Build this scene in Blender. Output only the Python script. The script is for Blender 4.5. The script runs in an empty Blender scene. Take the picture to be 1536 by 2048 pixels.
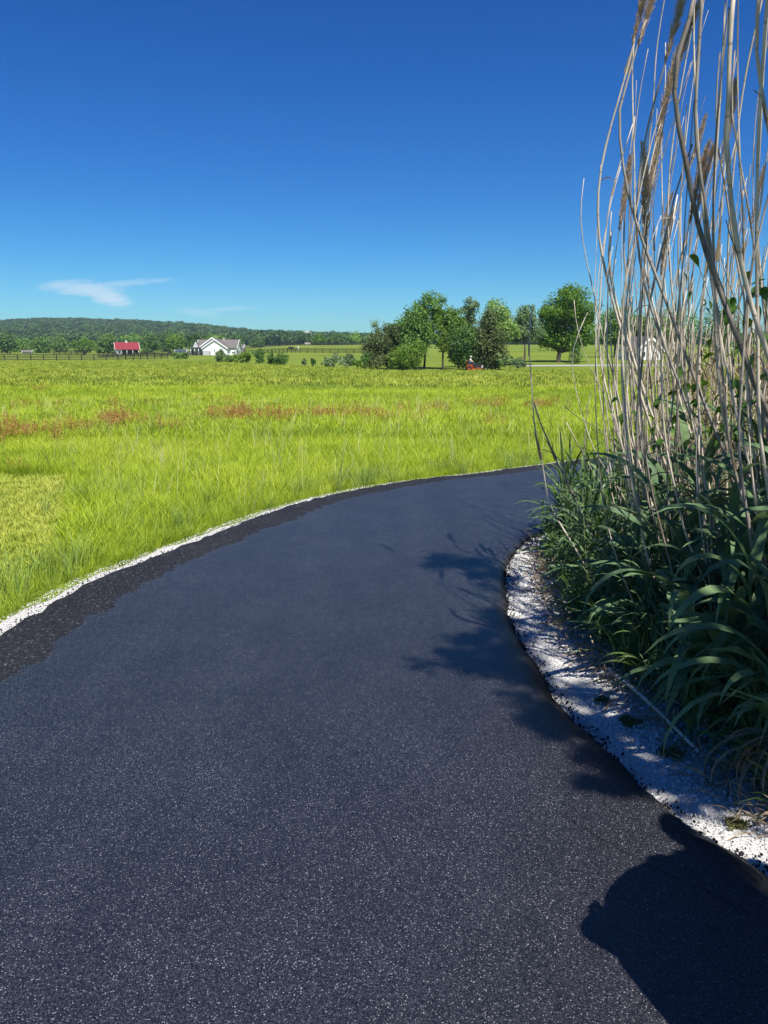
import bpy, math, random
import numpy as np
from mathutils import Vector, Matrix, Euler

random.seed(7)
rng = np.random.default_rng(11)
scene = bpy.context.scene
COL = scene.collection
R = math.radians

# ------------------------------------------------------------------ camera
F_PX, PITCH, EYE = 1538.0, math.atan(324 / 1538.0), 1.55
cam_data = bpy.data.cameras.new('camera')
cam = bpy.data.objects.new('camera', cam_data)
COL.objects.link(cam)
cam.location = (0, 0, EYE)
cam.rotation_euler = (math.pi / 2 - PITCH, 0, 0)
cam_data.sensor_fit = 'VERTICAL'
cam_data.angle = 2 * math.atan(1024 / F_PX)
cam_data.clip_start, cam_data.clip_end = 0.05, 9000
scene.camera = cam

# ------------------------------------------------------------------ sun and sky
SUN_AZ, SUN_EL = R(22), R(58)          # shadows fall forward and to the left
to_sun = Vector((math.sin(SUN_AZ) * math.cos(SUN_EL), -math.cos(SUN_AZ) * math.cos(SUN_EL), math.sin(SUN_EL)))
sd = bpy.data.lights.new('sun', 'SUN')
sd.energy, sd.angle, sd.color = 4.8, R(0.53), (1.0, 0.955, 0.88)
sun = bpy.data.objects.new('sun', sd)
COL.objects.link(sun)
sun.rotation_euler = to_sun.to_track_quat('Z', 'Y').to_euler()

world = bpy.data.worlds.new('World')
scene.world = world
world.use_nodes = True
wt = world.node_tree
for n in list(wt.nodes):
    wt.nodes.remove(n)


def nd(tree, typ, **kw):
    n = tree.nodes.new(typ)
    for k, v in kw.items():
        if k == 'inp':
            for kk, vv in v.items():
                n.inputs[kk].default_value = vv
        else:
            setattr(n, k, v)
    return n


def mathn(tree, op, a, b=None, c=None, clamp=False):
    n = tree.nodes.new('ShaderNodeMath')
    n.operation = op
    n.use_clamp = clamp
    for i, v in enumerate((a, b, c)):
        if v is None:
            continue
        if isinstance(v, (int, float)):
            n.inputs[i].default_value = v
        else:
            tree.links.new(v, n.inputs[i])
    return n.outputs[0]


sky = nd(wt, 'ShaderNodeTexSky', sky_type='NISHITA', sun_disc=False)
sky.sun_elevation = SUN_EL
sky.sun_rotation = math.atan2(to_sun.x, to_sun.y)
sky.altitude, sky.air_density, sky.dust_density, sky.ozone_density = 200, 1.0, 0.15, 2.5
hsv = nd(wt, 'ShaderNodeHueSaturation', inp={'Hue': 0.503, 'Saturation': 1.28, 'Value': 1.0})
wt.links.new(sky.outputs[0], hsv.inputs['Color'])
# deep clear-air blue: each channel graded by its own power
spc = nd(wt, 'ShaderNodeSeparateColor')
wt.links.new(hsv.outputs[0], spc.inputs[0])
gam = nd(wt, 'ShaderNodeCombineColor')
for i_, (a_, g_) in enumerate(((0.410, 1.38), (0.845, 1.235), (1.16, 1.13))):
    pw = mathn(wt, 'POWER', mathn(wt, 'MULTIPLY', spc.outputs[i_], 0.1), g_)
    wt.links.new(mathn(wt, 'ADD', mathn(wt, 'MULTIPLY', pw, a_ * 9.7), mathn(wt, 'MULTIPLY', spc.outputs[i_], 0.03)), gam.inputs[i_])
# two thin wisps of cloud low in the north sky
tc = nd(wt, 'ShaderNodeTexCoord')
sep = nd(wt, 'ShaderNodeSeparateXYZ')
wt.links.new(tc.outputs['Generated'], sep.inputs[0])
ysafe = mathn(wt, 'MAXIMUM', sep.outputs[1], 0.05)
cx = mathn(wt, 'DIVIDE', sep.outputs[0], ysafe)
cz = mathn(wt, 'DIVIDE', sep.outputs[2], ysafe)
comb = nd(wt, 'ShaderNodeCombineXYZ')
wt.links.new(mathn(wt, 'MULTIPLY', cx, 0.32), comb.inputs[0])
wt.links.new(cz, comb.inputs[1])
noi = nd(wt, 'ShaderNodeTexNoise', inp={'Scale': 62.0, 'Detail': 9.0, 'Roughness': 0.66, 'Distortion': 1.2})
wt.links.new(comb.outputs[0], noi.inputs['Vector'])
noi_c = mathn(wt, 'SUBTRACT', noi.outputs['Fac'], 0.5)


def wisp(x0, z0, rx, rz, shear, amp):
    dx = mathn(wt, 'DIVIDE', mathn(wt, 'SUBTRACT', cx, x0), rx)
    dzz = mathn(wt, 'SUBTRACT', mathn(wt, 'SUBTRACT', cz, z0), mathn(wt, 'MULTIPLY', mathn(wt, 'SUBTRACT', cx, x0), shear))
    dz_ = mathn(wt, 'DIVIDE', dzz, rz)
    d2 = mathn(wt, 'ADD', mathn(wt, 'MULTIPLY', dx, dx), mathn(wt, 'MULTIPLY', dz_, dz_))
    d2 = mathn(wt, 'ADD', d2, mathn(wt, 'MULTIPLY', noi_c, 2.6))
    f = mathn(wt, 'SUBTRACT', 1.0, d2, clamp=True)
    return mathn(wt, 'MULTIPLY', mathn(wt, 'SMOOTH_MIN', f, 1.0, 0.2), amp)


parts = [wisp(-0.375, 0.0745, 0.060, 0.0105, -0.08, 0.50), wisp(-0.350, 0.067, 0.042, 0.014, -0.30, 0.60),
         wisp(-0.335, 0.0805, 0.080, 0.0050, 0.08, 0.30), wisp(-0.405, 0.079, 0.040, 0.0060, 0.18, 0.28),
         wisp(-0.235, 0.0465, 0.030, 0.0060, -0.15, 0.24), wisp(-0.200, 0.0505, 0.050, 0.0030, 0.05, 0.20)]
acc = parts[0]
for q in parts[1:]:
    acc = mathn(wt, 'MAXIMUM', acc, q)
acc = mathn(wt, 'MULTIPLY', acc, mathn(wt, 'GREATER_THAN', sep.outputs[1], 0.1))
mixc = nd(wt, 'ShaderNodeMixRGB', inp={'Color2': (7.8, 8.6, 9.4, 1)})
wt.links.new(acc, mixc.inputs[0])
wt.links.new(gam.outputs[0], mixc.inputs[1])
bg = nd(wt, 'ShaderNodeBackground', inp={'Strength': 0.061})
wt.links.new(mixc.outputs[0], bg.inputs[0])
wo = nd(wt, 'ShaderNodeOutputWorld')
wt.links.new(bg.outputs[0], wo.inputs[0])

vs = scene.view_settings
vs.view_transform, vs.look, vs.exposure, vs.gamma = 'Standard', 'None', 0.74, 1.0
vs.use_curve_mapping = False
scene.cycles.use_denoising = True
scene.cycles.max_bounces = 6
scene.cycles.transparent_max_bounces = 6
scene.cycles.volume_bounces = 0


# ------------------------------------------------------------------ pixel <-> place helpers (photograph is 1536 x 2048)
def ray(px, py):
    x, y = (px - 768) / F_PX, -(py - 1024) / F_PX
    return (x, math.cos(PITCH) + y * math.sin(PITCH), -math.sin(PITCH) + y * math.cos(PITCH))


def at(px, py, Y):
    """the place seen at pixel (px, py) that stands Y metres in front of the camera"""
    d = ray(px, py)
    t = Y / d[1]
    return Vector((d[0] * t, Y, EYE + d[2] * t))


# ------------------------------------------------------------------ tags
def tag(o, label=None, cat=None, group=None, kind=None):
    if label: o['label'] = label
    if cat: o['category'] = cat
    if group: o['group'] = group
    if kind: o['kind'] = kind
    return o


def empty(name, loc=(0, 0, 0), rz=0.0, label=None, cat=None, group=None):
    o = bpy.data.objects.new(name, None)
    o.empty_display_size = 0.1
    COL.objects.link(o)
    o.location = loc
    o.rotation_euler = (0, 0, rz)
    return tag(o, label, cat, group)


def obj(name, me, parent=None):
    o = bpy.data.objects.new(name, me)
    COL.objects.link(o)
    if parent is not None:
        o.parent = parent
    return o


# ------------------------------------------------------------------ mesh builder
class MB:
    def __init__(self):
        self.v, self.f = [], []

    def add(self, vs_, fs_):
        b = len(self.v)
        self.v.extend([tuple(q) for q in vs_])
        self.f.extend([tuple(i + b for i in f) for f in fs_])
        return self

    def box(self, c, s, rz=0.0, rx=0.0, ry=0.0, taper=1.0):
        m = Euler((rx, ry, rz)).to_matrix()
        hx, hy, hz = s[0] / 2, s[1] / 2, s[2] / 2
        pts = []
        for z in (-1, 1):
            k = taper if z > 0 else 1.0
            for x, y in ((-1, -1), (1, -1), (1, 1), (-1, 1)):
                pts.append(m @ Vector((x * hx * k, y * hy * k, z * hz)) + Vector(c))
        return self.add(pts, [(3, 2, 1, 0), (4, 5, 6, 7), (0, 1, 5, 4), (1, 2, 6, 5), (2, 3, 7, 6), (3, 0, 4, 7)])

    def tube(self, path, radii, sides=6, caps=True):
        path = [Vector(q) for q in path]
        n = len(path)
        b = len(self.v)
        up = Vector((0.31, 0.17, 0.93)).normalized()
        prev = None
        for i, q in enumerate(path):
            t = (path[min(i + 1, n - 1)] - path[max(i - 1, 0)])
            t = t.normalized() if t.length > 1e-9 else Vector((0, 0, 1))
            if prev is None:
                a = t.cross(Vector((1, 0, 0)) if abs(t.x) < 0.8 else Vector((0, 1, 0))).normalized()
            else:
                a = (prev - t * prev.dot(t)).normalized()
            prev = a
            bb = t.cross(a)
            r = radii[i] if hasattr(radii, '__len__') else radii
            for k in range(sides):
                w = 2 * math.pi * k / sides
                self.v.append(tuple(q + (a * math.cos(w) + bb * math.sin(w)) * r))
        for i in range(n - 1):
            for k in range(sides):
                k2 = (k + 1) % sides
                self.f.append((b + i * sides + k, b + i * sides + k2, b + (i + 1) * sides + k2, b + (i + 1) * sides + k))
        if caps:
            self.f.append(tuple(b + k for k in reversed(range(sides))))
            self.f.append(tuple(b + (n - 1) * sides + k for k in range(sides)))
        return self

    def wheel(self, c, r, w, axis='X', sides=20, inner=0.0):
        """a tyre or disc, axis along X or Y, with rounded shoulders"""
        prof = [(-w / 2, inner if inner else 0.0), (-w / 2, r * 0.86), (-w * 0.36, r), (w * 0.36, r), (w / 2, r * 0.86), (w / 2, inner if inner else 0.0)]
        b = len(self.v)
        for (o, rr) in prof:
            for k in range(sides):
                t = 2 * math.pi * k / sides
                if axis == 'X':
                    self.v.append((c[0] + o, c[1] + rr * math.cos(t), c[2] + rr * math.sin(t)))
                else:
                    self.v.append((c[0] + rr * math.cos(t), c[1] + o, c[2] + rr * math.sin(t)))
        m = len(prof)
        rngm = m if inner else m - 1
        for i in range(rngm):
            for k in range(sides):
                k2 = (k + 1) % sides
                i2 = (i + 1) % m
                self.f.append((b + i * sides + k, b + i2 * sides + k, b + i2 * sides + k2, b + i * sides + k2))
        return self

    def ellipsoid(self, c, r, seg=12, rings=8, jitter=0.0):
        b = len(self.v)
        for i in range(rings + 1):
            ph = math.pi * i / rings
            for k in range(seg):
                th = 2 * math.pi * k / seg
                j = 1 + random.uniform(-jitter, jitter)
                self.v.append((c[0] + r[0] * j * math.sin(ph) * math.cos(th), c[1] + r[1] * j * math.sin(ph) * math.sin(th), c[2] + r[2] * j * math.cos(ph)))
        for i in range(rings):
            for k in range(seg):
                k2 = (k + 1) % seg
                self.f.append((b + i * seg + k, b + (i + 1) * seg + k, b + (i + 1) * seg + k2, b + i * seg + k2))
        return self

    def prism(self, poly, a, b):
        """extrude a polygon of points by vector from offset a to offset b"""
        n = len(poly)
        vs_ = [Vector(q) + Vector(a) for q in poly] + [Vector(q) + Vector(b) for q in poly]
        fs_ = [tuple(reversed(range(n))), tuple(range(n, 2 * n))]
        for i in range(n):
            j = (i + 1) % n
            fs_.append((i, j, n + j, n + i))
        return self.add(vs_, fs_)

    def mesh(self, name, mat, smooth=False):
        me = bpy.data.meshes.new(name)
        me.from_pydata(self.v, [], self.f)
        if mat is not None:
            me.materials.append(mat)
        if smooth:
            me.polygons.foreach_set('use_smooth', [True] * len(me.polygons))
        me.update()
        return me

    def build(self, name, mat, parent=None, smooth=False):
        return obj(name, self.mesh(name, mat, smooth), parent)


def np_mesh(name, verts, quads, mat, tris=None):
    """fast mesh from numpy arrays"""
    me = bpy.data.meshes.new(name)
    nq, nt = len(quads), 0 if tris is None else len(tris)
    me.vertices.add(len(verts))
    me.vertices.foreach_set('co', np.asarray(verts, dtype=np.float32).ravel())
    loops = np.asarray(quads, dtype=np.int32).ravel()
    starts = np.arange(nq, dtype=np.int32) * 4
    if nt:
        starts = np.concatenate([starts, nq * 4 + np.arange(nt, dtype=np.int32) * 3])
        loops = np.concatenate([loops, np.asarray(tris, dtype=np.int32).ravel()])
    me.loops.add(len(loops))
    me.loops.foreach_set('vertex_index', loops)
    me.polygons.add(nq + nt)
    me.polygons.foreach_set('loop_start', starts)
    me.update(calc_edges=True)
    me.validate()
    if mat is not None:
        me.materials.append(mat)
    return me


def catmull(pts, n):
    """smooth curve through points, n samples at even arc length"""
    P = np.array(pts, dtype=float)
    A = np.vstack([2 * P[0] - P[1], P, 2 * P[-1] - P[-2]])
    out = []
    for i in range(1, len(A) - 2):
        for t in np.linspace(0, 1, 24, endpoint=False):
            p0, p1, p2, p3 = A[i - 1], A[i], A[i + 1], A[i + 2]
            out.append(0.5 * ((2 * p1) + (-p0 + p2) * t + (2 * p0 - 5 * p1 + 4 * p2 - p3) * t ** 2 + (-p0 + 3 * p1 - 3 * p2 + p3) * t ** 3))
    out.append(P[-1])
    out = np.array(out)
    s = np.concatenate([[0], np.cumsum(np.linalg.norm(np.diff(out, axis=0), axis=1))])
    q = np.linspace(0, s[-1], n)
    return np.stack([np.interp(q, s, out[:, k]) for k in range(P.shape[1])], axis=1)


# ------------------------------------------------------------------ materials
def ramp(tree, fac, stops):
    n = tree.nodes.new('ShaderNodeValToRGB')
    el = n.color_ramp.elements
    while len(el) < len(stops):
        el.new(0.5)
    for e, (p, c) in zip(el, stops):
        e.position = p
        e.color = (c[0], c[1], c[2], 1)
    if fac is not None:
        tree.links.new(fac, n.inputs[0])
    return n.outputs[0]


def new_mat(name):
    m = bpy.data.materials.new(name)
    m.use_nodes = True
    t = m.node_tree
    b = t.nodes['Principled BSDF']
    return m, t, b


def plain(name, c1, c2=None, scale=3.0, rough=0.6, bump=0.0, bscale=40.0, spec=0.4, metal=0.0, coord='Object', stretch=(1, 1, 1), detail=4.0):
    """two-tone noise-mottled material"""
    m, t, b = new_mat(name)
    c2 = c2 or tuple(v * 0.75 for v in c1)
    co = nd(t, 'ShaderNodeTexCoord')
    mp = nd(t, 'ShaderNodeMapping')
    mp.inputs['Scale'].default_value = stretch
    t.links.new(co.outputs[coord], mp.inputs[0])
    n1 = nd(t, 'ShaderNodeTexNoise', inp={'Scale': scale, 'Detail': detail, 'Roughness': 0.6})
    t.links.new(mp.outputs[0], n1.inputs['Vector'])
    t.links.new(ramp(t, n1.outputs['Fac'], [(0.32, c2), (0.68, c1)]), b.inputs['Base Color'])
    b.inputs['Roughness'].default_value = rough
    b.inputs['Metallic'].default_value = metal
    b.inputs['Specular IOR Level'].default_value = spec
    if bump:
        n2 = nd(t, 'ShaderNodeTexNoise', inp={'Scale': bscale, 'Detail': 3.0})
        t.links.new(mp.outputs[0], n2.inputs['Vector'])
        bp = nd(t, 'ShaderNodeBump', inp={'Strength': bump, 'Distance': 0.02})
        t.links.new(n2.outputs['Fac'], bp.inputs['Height'])
        t.links.new(bp.outputs[0], b.inputs['Normal'])
    return m


def leaf_mat(name, c1, c2, c3=None, scale=1.2, transl=0.3, rough=0.55, spec=0.3, fine=None, rand=0.5, tcol=None, fscale=16.0):
    """foliage: hue drifts from plant to plant and clump to clump; part of the light passes through"""
    m, t, b = new_mat(name)
    geo = nd(t, 'ShaderNodeNewGeometry')
    n1 = nd(t, 'ShaderNodeTexNoise', inp={'Scale': scale, 'Detail': 5.0, 'Roughness': 0.65})
    t.links.new(geo.outputs['Position'], n1.inputs['Vector'])
    n3 = nd(t, 'ShaderNodeTexNoise', inp={'Scale': scale * fscale, 'Detail': 2.0})
    t.links.new(geo.outputs['Position'], n3.inputs['Vector'])
    oi = nd(t, 'ShaderNodeObjectInfo')
    f = mathn(t, 'ADD', mathn(t, 'MULTIPLY', n1.outputs['Fac'], 1.0 - rand * 0.5), mathn(t, 'MULTIPLY', mathn(t, 'SUBTRACT', oi.outputs['Random'], 0.25), rand * 0.5))
    f = mathn(t, 'ADD', mathn(t, 'MULTIPLY', f, 0.65), mathn(t, 'MULTIPLY', n3.outputs['Fac'], 0.35))
    stops = [(0.34, c2), (0.62, c1)] if c3 is None else [(0.32, c2), (0.5, c1), (0.68, c3)]
    col = ramp(t, f, stops)
    t.links.new(col, b.inputs['Base Color'])
    b.inputs['Roughness'].default_value = rough
    b.inputs['Specular IOR Level'].default_value = spec
    tr = nd(t, 'ShaderNodeBsdfTranslucent')
    hs = nd(t, 'ShaderNodeHueSaturation', inp={'Hue': 0.485, 'Saturation': 1.1, 'Value': 1.15})
    t.links.new(col, hs.inputs['Color'])
    t.links.new(hs.outputs[0], tr.inputs[0])
    mx = nd(t, 'ShaderNodeMixShader', inp={0: transl})
    t.links.new(b.outputs[0], mx.inputs[1])
    t.links.new(tr.outputs[0], mx.inputs[2])
    t.links.new(mx.outputs[0], t.nodes['Material Output'].inputs[0])
    return m
# ================================================================== TERRAIN
RN = np.array([0, 20, 60, 100, 125, 165, 220, 260, 330, 430, 600], float)
PN = np.array([0, 300, 450, 600, 800, 1100, 1536], float)
ZT = np.array([
    [0, 0, -.20, -.40, -.50, -.60, -.30, -.15, 0.0, 1.0, 3.0],
    [0, 0, -.20, -.40, -.50, -.60, -.30, -.15, 0.0, 1.0, 3.0],
    [0, 0, -.20, -.40, -.40, -.20, -.10, -.10, 0.2, 2.0, 4.0],
    [0, 0, -.30, -.50, -.30, 0.0, 0.7, 1.3, 2.5, 4.2, 5.0],
    [0, 0, -.40, -1.0, -.60, -.2, 0.7, 1.5, 2.8, 4.5, 5.0],
    [0, 0, -.40, -1.0, -.10, 0.4, 1.4, 2.2, 3.2, 4.5, 5.0],
    [0, 0, -.40, -1.0, -.10, 0.4, 1.4, 2.2, 3.2, 4.5, 5.0]])
RIDGE_P = np.array([-400, 0, 90, 180, 300, 400, 460, 520, 600, 680, 740, 850, 1100, 1536, 2000], float)
RIDGE_Y = np.array([643, 641, 639, 639, 645, 649, 655, 661, 665, 667, 671, 678, 686, 688, 688], float)


def terrain_np(x, y):
    x, y = np.asarray(x, float), np.asarray(y, float)
    r = np.hypot(x, y)
    yy = np.maximum(y, 0.25 * r + 1e-6)
    px = 768 + 1572 * x / yy
    pc = np.clip(px, 0, 1536)
    i = np.clip(np.searchsorted(PN, pc) - 1, 0, len(PN) - 2)
    f = (pc - PN[i]) / (PN[i + 1] - PN[i])
    f = f * f * (3 - 2 * f)
    d = np.clip(np.where(y > 0, yy, r), 0, 600)
    lo = np.zeros_like(d); hi = np.zeros_like(d)
    for k in range(len(PN)):
        zk = np.interp(d, RN, ZT[k])
        lo = np.where(i == k, zk, lo)
        hi = np.where(i + 1 == k, zk, hi)
    z = lo * (1 - f) + hi * f
    dd = np.where(y > 0, yy, r * 0.9)
    ridge = EYE + (700 - np.interp(px, RIDGE_P, RIDGE_Y)) * 1600 / 1572 - 11
    s = np.clip((dd - 640) / (1600 - 640), 0, 1)
    s = s * s * (3 - 2 * s) * 0.55 + s * 0.45
    wob = 2.5 * np.sin(x * 0.011 + 1.3) * np.sin(y * 0.009) + 1.6 * np.sin(x * 0.027 + y * 0.013)
    z = z + np.where(dd > 640, (np.maximum(ridge, 6) - z) * s + wob * s * (dd < 1700), 0)
    return z


def terr(x, y):
    return float(terrain_np(np.array([x]), np.array([y]))[0])


def on_terrain(px, Y):
    """a place on the ground in photo column px, Y metres in front of the camera"""
    x = (px - 768) / 1572 * Y
    return Vector((x, Y, terr(x, Y)))


# road edges (metres, camera at the origin looking along +Y)
OUTER = catmull([(0.2, -9), (-1.1, -4.5), (-1.75, -1.5), (-2.15, 1.0), (-2.27, 3.0), (-2.21, 4.2), (-2.15, 4.73), (-2.04, 5.33), (-1.64, 6.31), (-1.2, 7.45),
                 (-0.6, 8.47), (0.13, 9.25), (1.27, 10.05), (2.2, 10.74), (3.08, 11.42), (5.2, 12.6), (8.5, 13.8), (14, 15.0), (24, 16.2)], 420)
INNER = catmull([(3.6, -8), (2.6, -3.2), (2.05, -0.6), (1.55, 1.1), (1.19, 2.11), (1.07, 2.32), (0.96, 2.67), (0.83, 3.28), (0.78, 3.89), (0.78, 4.51),
                 (0.85, 5.09), (1.08, 6.06), (1.42, 6.63), (2.3, 7.5), (3.6, 8.5), (6.0, 9.6), (9.5, 10.6), (15, 11.7), (25, 12.8)], 420)

road_poly = np.vstack([OUTER, INNER[::-1]])


def in_poly(px, py, poly):
    n = len(poly)
    inside = np.zeros(len(px), bool)
    j = n - 1
    for i in range(n):
        xi, yi, xj, yj = poly[i][0], poly[i][1], poly[j][0], poly[j][1]
        if yi != yj:
            c = ((yi > py) != (yj > py)) & (px < (xj - xi) * (py - yi) / (yj - yi) + xi)
            inside ^= c
        j = i
    return inside


def dist_to(px, py, line):
    best = np.full(len(px), 1e9)
    for i in range(0, len(line)):
        best = np.minimum(best, (px - line[i][0]) ** 2 + (py - line[i][1]) ** 2)
    return np.sqrt(best)


# ---- ground sheet to the horizon
def ground_material():
    m, t, b = new_mat('field_soil_and_grass')
    geo = nd(t, 'ShaderNodeNewGeometry')
    n1 = nd(t, 'ShaderNodeTexNoise', inp={'Scale': 0.03, 'Detail': 6.0, 'Roughness': 0.6})
    n2 = nd(t, 'ShaderNodeTexNoise', inp={'Scale': 1.2, 'Detail': 6.0, 'Roughness': 0.7})
    t.links.new(geo.outputs['Position'], n1.inputs['Vector'])
    t.links.new(geo.outputs['Position'], n2.inputs['Vector'])
    f = mathn(t, 'ADD', mathn(t, 'MULTIPLY', n1.outputs['Fac'], 0.6), mathn(t, 'MULTIPLY', n2.outputs['Fac'], 0.4))
    t.links.new(ramp(t, f, [(0.36, (0.095, 0.14, 0.014)), (0.5, (0.14, 0.19, 0.020)), (0.64, (0.19, 0.225, 0.034))]), b.inputs['Base Color'])
    b.inputs['Roughness'].default_value = 0.9
    b.inputs['Specular IOR Level'].default_value = 0.1
    bp = nd(t, 'ShaderNodeBump', inp={'Strength': 0.6, 'Distance': 0.12})
    t.links.new(n2.outputs['Fac'], bp.inputs['Height'])
    t.links.new(bp.outputs[0], b.inputs['Normal'])
    return m


azs = np.concatenate([np.linspace(-math.pi, -0.75, 40, endpoint=False), np.linspace(-0.75, 0.75, 150, endpoint=False), np.linspace(0.75, math.pi, 40, endpoint=False)])
rad = np.concatenate([[0.0], np.geomspace(1.0, 3200, 110)])
AA, RR = np.meshgrid(azs, rad[1:])
gx, gy = (RR * np.sin(AA)).ravel(), (RR * np.cos(AA)).ravel()
gz = terrain_np(gx, gy) - 0.085
gz = gz + np.where((np.hypot(gx, gy) < 700), 0.0, 0)
na = len(azs)
gv = np.vstack([[[0, 0, -0.085]], np.stack([gx, gy, gz], 1)])
q = []
for i in range(len(rad) - 2):
    a0 = 1 + i * na + np.arange(na)
    a1 = 1 + i * na + (np.arange(na) + 1) % na
    q.append(np.stack([a0, a1, a1 + na, a0 + na], 1))
qs = np.vstack(q)[:, ::-1]
tr0 = np.stack([np.zeros(na, int), 1 + (np.arange(na) + 1) % na, 1 + np.arange(na)], 1)[:, ::-1]
gm = np_mesh('ground', gv, qs, ground_material(), tr0)
gm.polygons.foreach_set('use_smooth', [True] * len(gm.polygons))
tag(obj('ground', gm), 'green meadow ground running out to the wooded hills', kind='structure')


# ---- the driveway
def asphalt_material():
    m, t, b = new_mat('fresh_asphalt')
    geo = nd(t, 'ShaderNodeNewGeometry')
    uv = nd(t, 'ShaderNodeUVMap')
    sp = nd(t, 'ShaderNodeSeparateXYZ')
    t.links.new(uv.outputs[0], sp.inputs[0])
    dl, dr = sp.outputs[0], sp.outputs[1]
    P = geo.outputs['Position']
    big = nd(t, 'ShaderNodeTexNoise', inp={'Scale': 2.2, 'Detail': 4.0, 'Roughness': 0.6})
    t.links.new(P, big.inputs['Vector'])
    mid = nd(t, 'ShaderNodeTexNoise', inp={'Scale': 14.0, 'Detail': 3.0, 'Roughness': 0.6})
    t.links.new(P, mid.inputs['Vector'])
    vor = nd(t, 'ShaderNodeTexVoronoi', inp={'Scale': 400.0, 'Randomness': 1.0})
    t.links.new(P, vor.inputs['Vector'])
    vor2 = nd(t, 'ShaderNodeTexVoronoi', inp={'Scale': 105.0})
    t.links.new(P, vor2.inputs['Vector'])
    cs = nd(t, 'ShaderNodeSeparateColor')
    t.links.new(vor.outputs['Color'], cs.inputs[0])
    cs2 = nd(t, 'ShaderNodeSeparateColor')
    t.links.new(vor2.outputs['Color'], cs2.inputs[0])
    # where the roller stopped: a band of loose unrolled mix along the outer edge, with a ragged limit
    lim = mathn(t, 'ADD', 0.16, mathn(t, 'ADD', mathn(t, 'MULTIPLY', big.outputs['Fac'], 0.50), mathn(t, 'MULTIPLY', mid.outputs['Fac'], 0.14)))
    loose = mathn(t, 'MULTIPLY', mathn(t, 'SUBTRACT', lim, dl), 40.0, clamp=True)
    loose = mathn(t, 'MAXIMUM', loose, mathn(t, 'MULTIPLY', mathn(t, 'SUBTRACT', 0.05, dr), 30.0, clamp=True))
    grain = ramp(t, cs.outputs[0], [(0.0, (0.0008, 0.001, 0.002)), (0.45, (0.0088, 0.0092, 0.0125)), (0.84, (0.035, 0.0362, 0.044)), (0.968, (0.072, 0.074, 0.084)), (1.0, (0.33, 0.33, 0.35))])
    grain_l = ramp(t, cs2.outputs[0], [(0.0, (0.006, 0.006, 0.007)), (0.7, (0.016, 0.016, 0.018)), (0.96, (0.034, 0.034, 0.036)), (1.0, (0.13, 0.13, 0.13))])
    mx = nd(t, 'ShaderNodeMixRGB')
    t.links.new(loose, mx.inputs[0]); t.links.new(grain, mx.inputs[1]); t.links.new(grain_l, mx.inputs[2])
    tone = nd(t, 'ShaderNodeMixRGB', blend_type='MULTIPLY', inp={0: 1.0})
    t.links.new(mx.outputs[0], tone.inputs[1])
    t.links.new(ramp(t, big.outputs['Fac'], [(0.3, (0.80, 0.79, 0.80)), (0.7, (1.12, 1.12, 1.14))]), tone.inputs[2])
    mpr = nd(t, 'ShaderNodeMapping'); mpr.inputs['Scale'].default_value = (2.6, .35, 1); mpr.inputs['Rotation'].default_value = (0, 0, -.12)
    t.links.new(P, mpr.inputs[0])
    roll = nd(t, 'ShaderNodeTexNoise', inp={'Scale': 1.3, 'Detail': 3.0, 'Roughness': .55})
    t.links.new(mpr.outputs[0], roll.inputs['Vector'])
    tone2 = nd(t, 'ShaderNodeMixRGB', blend_type='MULTIPLY', inp={0: 1.0})
    t.links.new(tone.outputs[0], tone2.inputs[1])
    t.links.new(ramp(t, roll.outputs['Fac'], [(0.32, (0.86, 0.84, 0.86)), (0.68, (1.12, 1.13, 1.12))]), tone2.inputs[2])
    t.links.new(tone2.outputs[0], b.inputs['Base Color'])
    b.inputs['Roughness'].default_value = 0.52
    t.links.new(mathn(t, 'ADD', 0.40, mathn(t, 'MULTIPLY', loose, 0.28)), b.inputs['Roughness'])
    t.links.new(mathn(t, 'SUBTRACT', 0.70, mathn(t, 'MULTIPLY', loose, 0.42)), b.inputs['Specular IOR Level'])
    h = mathn(t, 'ADD', mathn(t, 'MULTIPLY', vor.outputs['Distance'], -0.5), mathn(t, 'MULTIPLY', mathn(t, 'MULTIPLY', vor2.outputs['Distance'], loose), -1.6))
    bp = nd(t, 'ShaderNodeBump', inp={'Strength': 0.35, 'Distance': 0.006})
    t.links.new(h, bp.inputs['Height'])
    t.links.new(bp.outputs[0], b.inputs['Normal'])
    return m


def fbm(x, y, seed=0.0):
    return (np.sin(x * 3.1 + 1.7 * np.sin(y * 2.3 + seed)) * 0.5 + np.sin(y * 4.7 + x * 2.2 + seed * 1.3) * 0.3 + np.sin(x * 11.3 - y * 9.1 + seed) * 0.2)


ROAD_T = 0.075
nL, nW = 420, 40
# ragged outlines
tang = np.gradient(OUTER, axis=0); tang /= np.linalg.norm(tang, axis=1)[:, None]
nO = np.stack([-tang[:, 1], tang[:, 0]], 1)         # points away from the road on the outer side
sO = np.concatenate([[0], np.cumsum(np.linalg.norm(np.diff(OUTER, axis=0), axis=1))])
OUT2 = OUTER + nO * (0.014 * np.sin(sO * 3.3) + 0.008 * np.sin(sO * 17.1 + 1) + 0.012 * rng.standard_normal(nL))[:, None]
tang = np.gradient(INNER, axis=0); tang /= np.linalg.norm(tang, axis=1)[:, None]
nI = np.stack([tang[:, 1], -tang[:, 0]], 1)
sI = np.concatenate([[0], np.cumsum(np.linalg.norm(np.diff(INNER, axis=0), axis=1))])
IN2 = INNER + nI * (0.006 * np.sin(sI * 5.3) + 0.005 * np.sin(sI * 19.1 + 2) + 0.009 * rng.standard_normal(nL))[:, None]
uu = np.linspace(0, 1, nW)
uu = 0.5 - 0.5 * np.cos(uu * math.pi)                # denser near both edges
RX = OUT2[:, None, 0] * (1 - uu) + IN2[:, None, 0] * uu
RY = OUT2[:, None, 1] * (1 - uu) + IN2[:, None, 1] * uu
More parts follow.
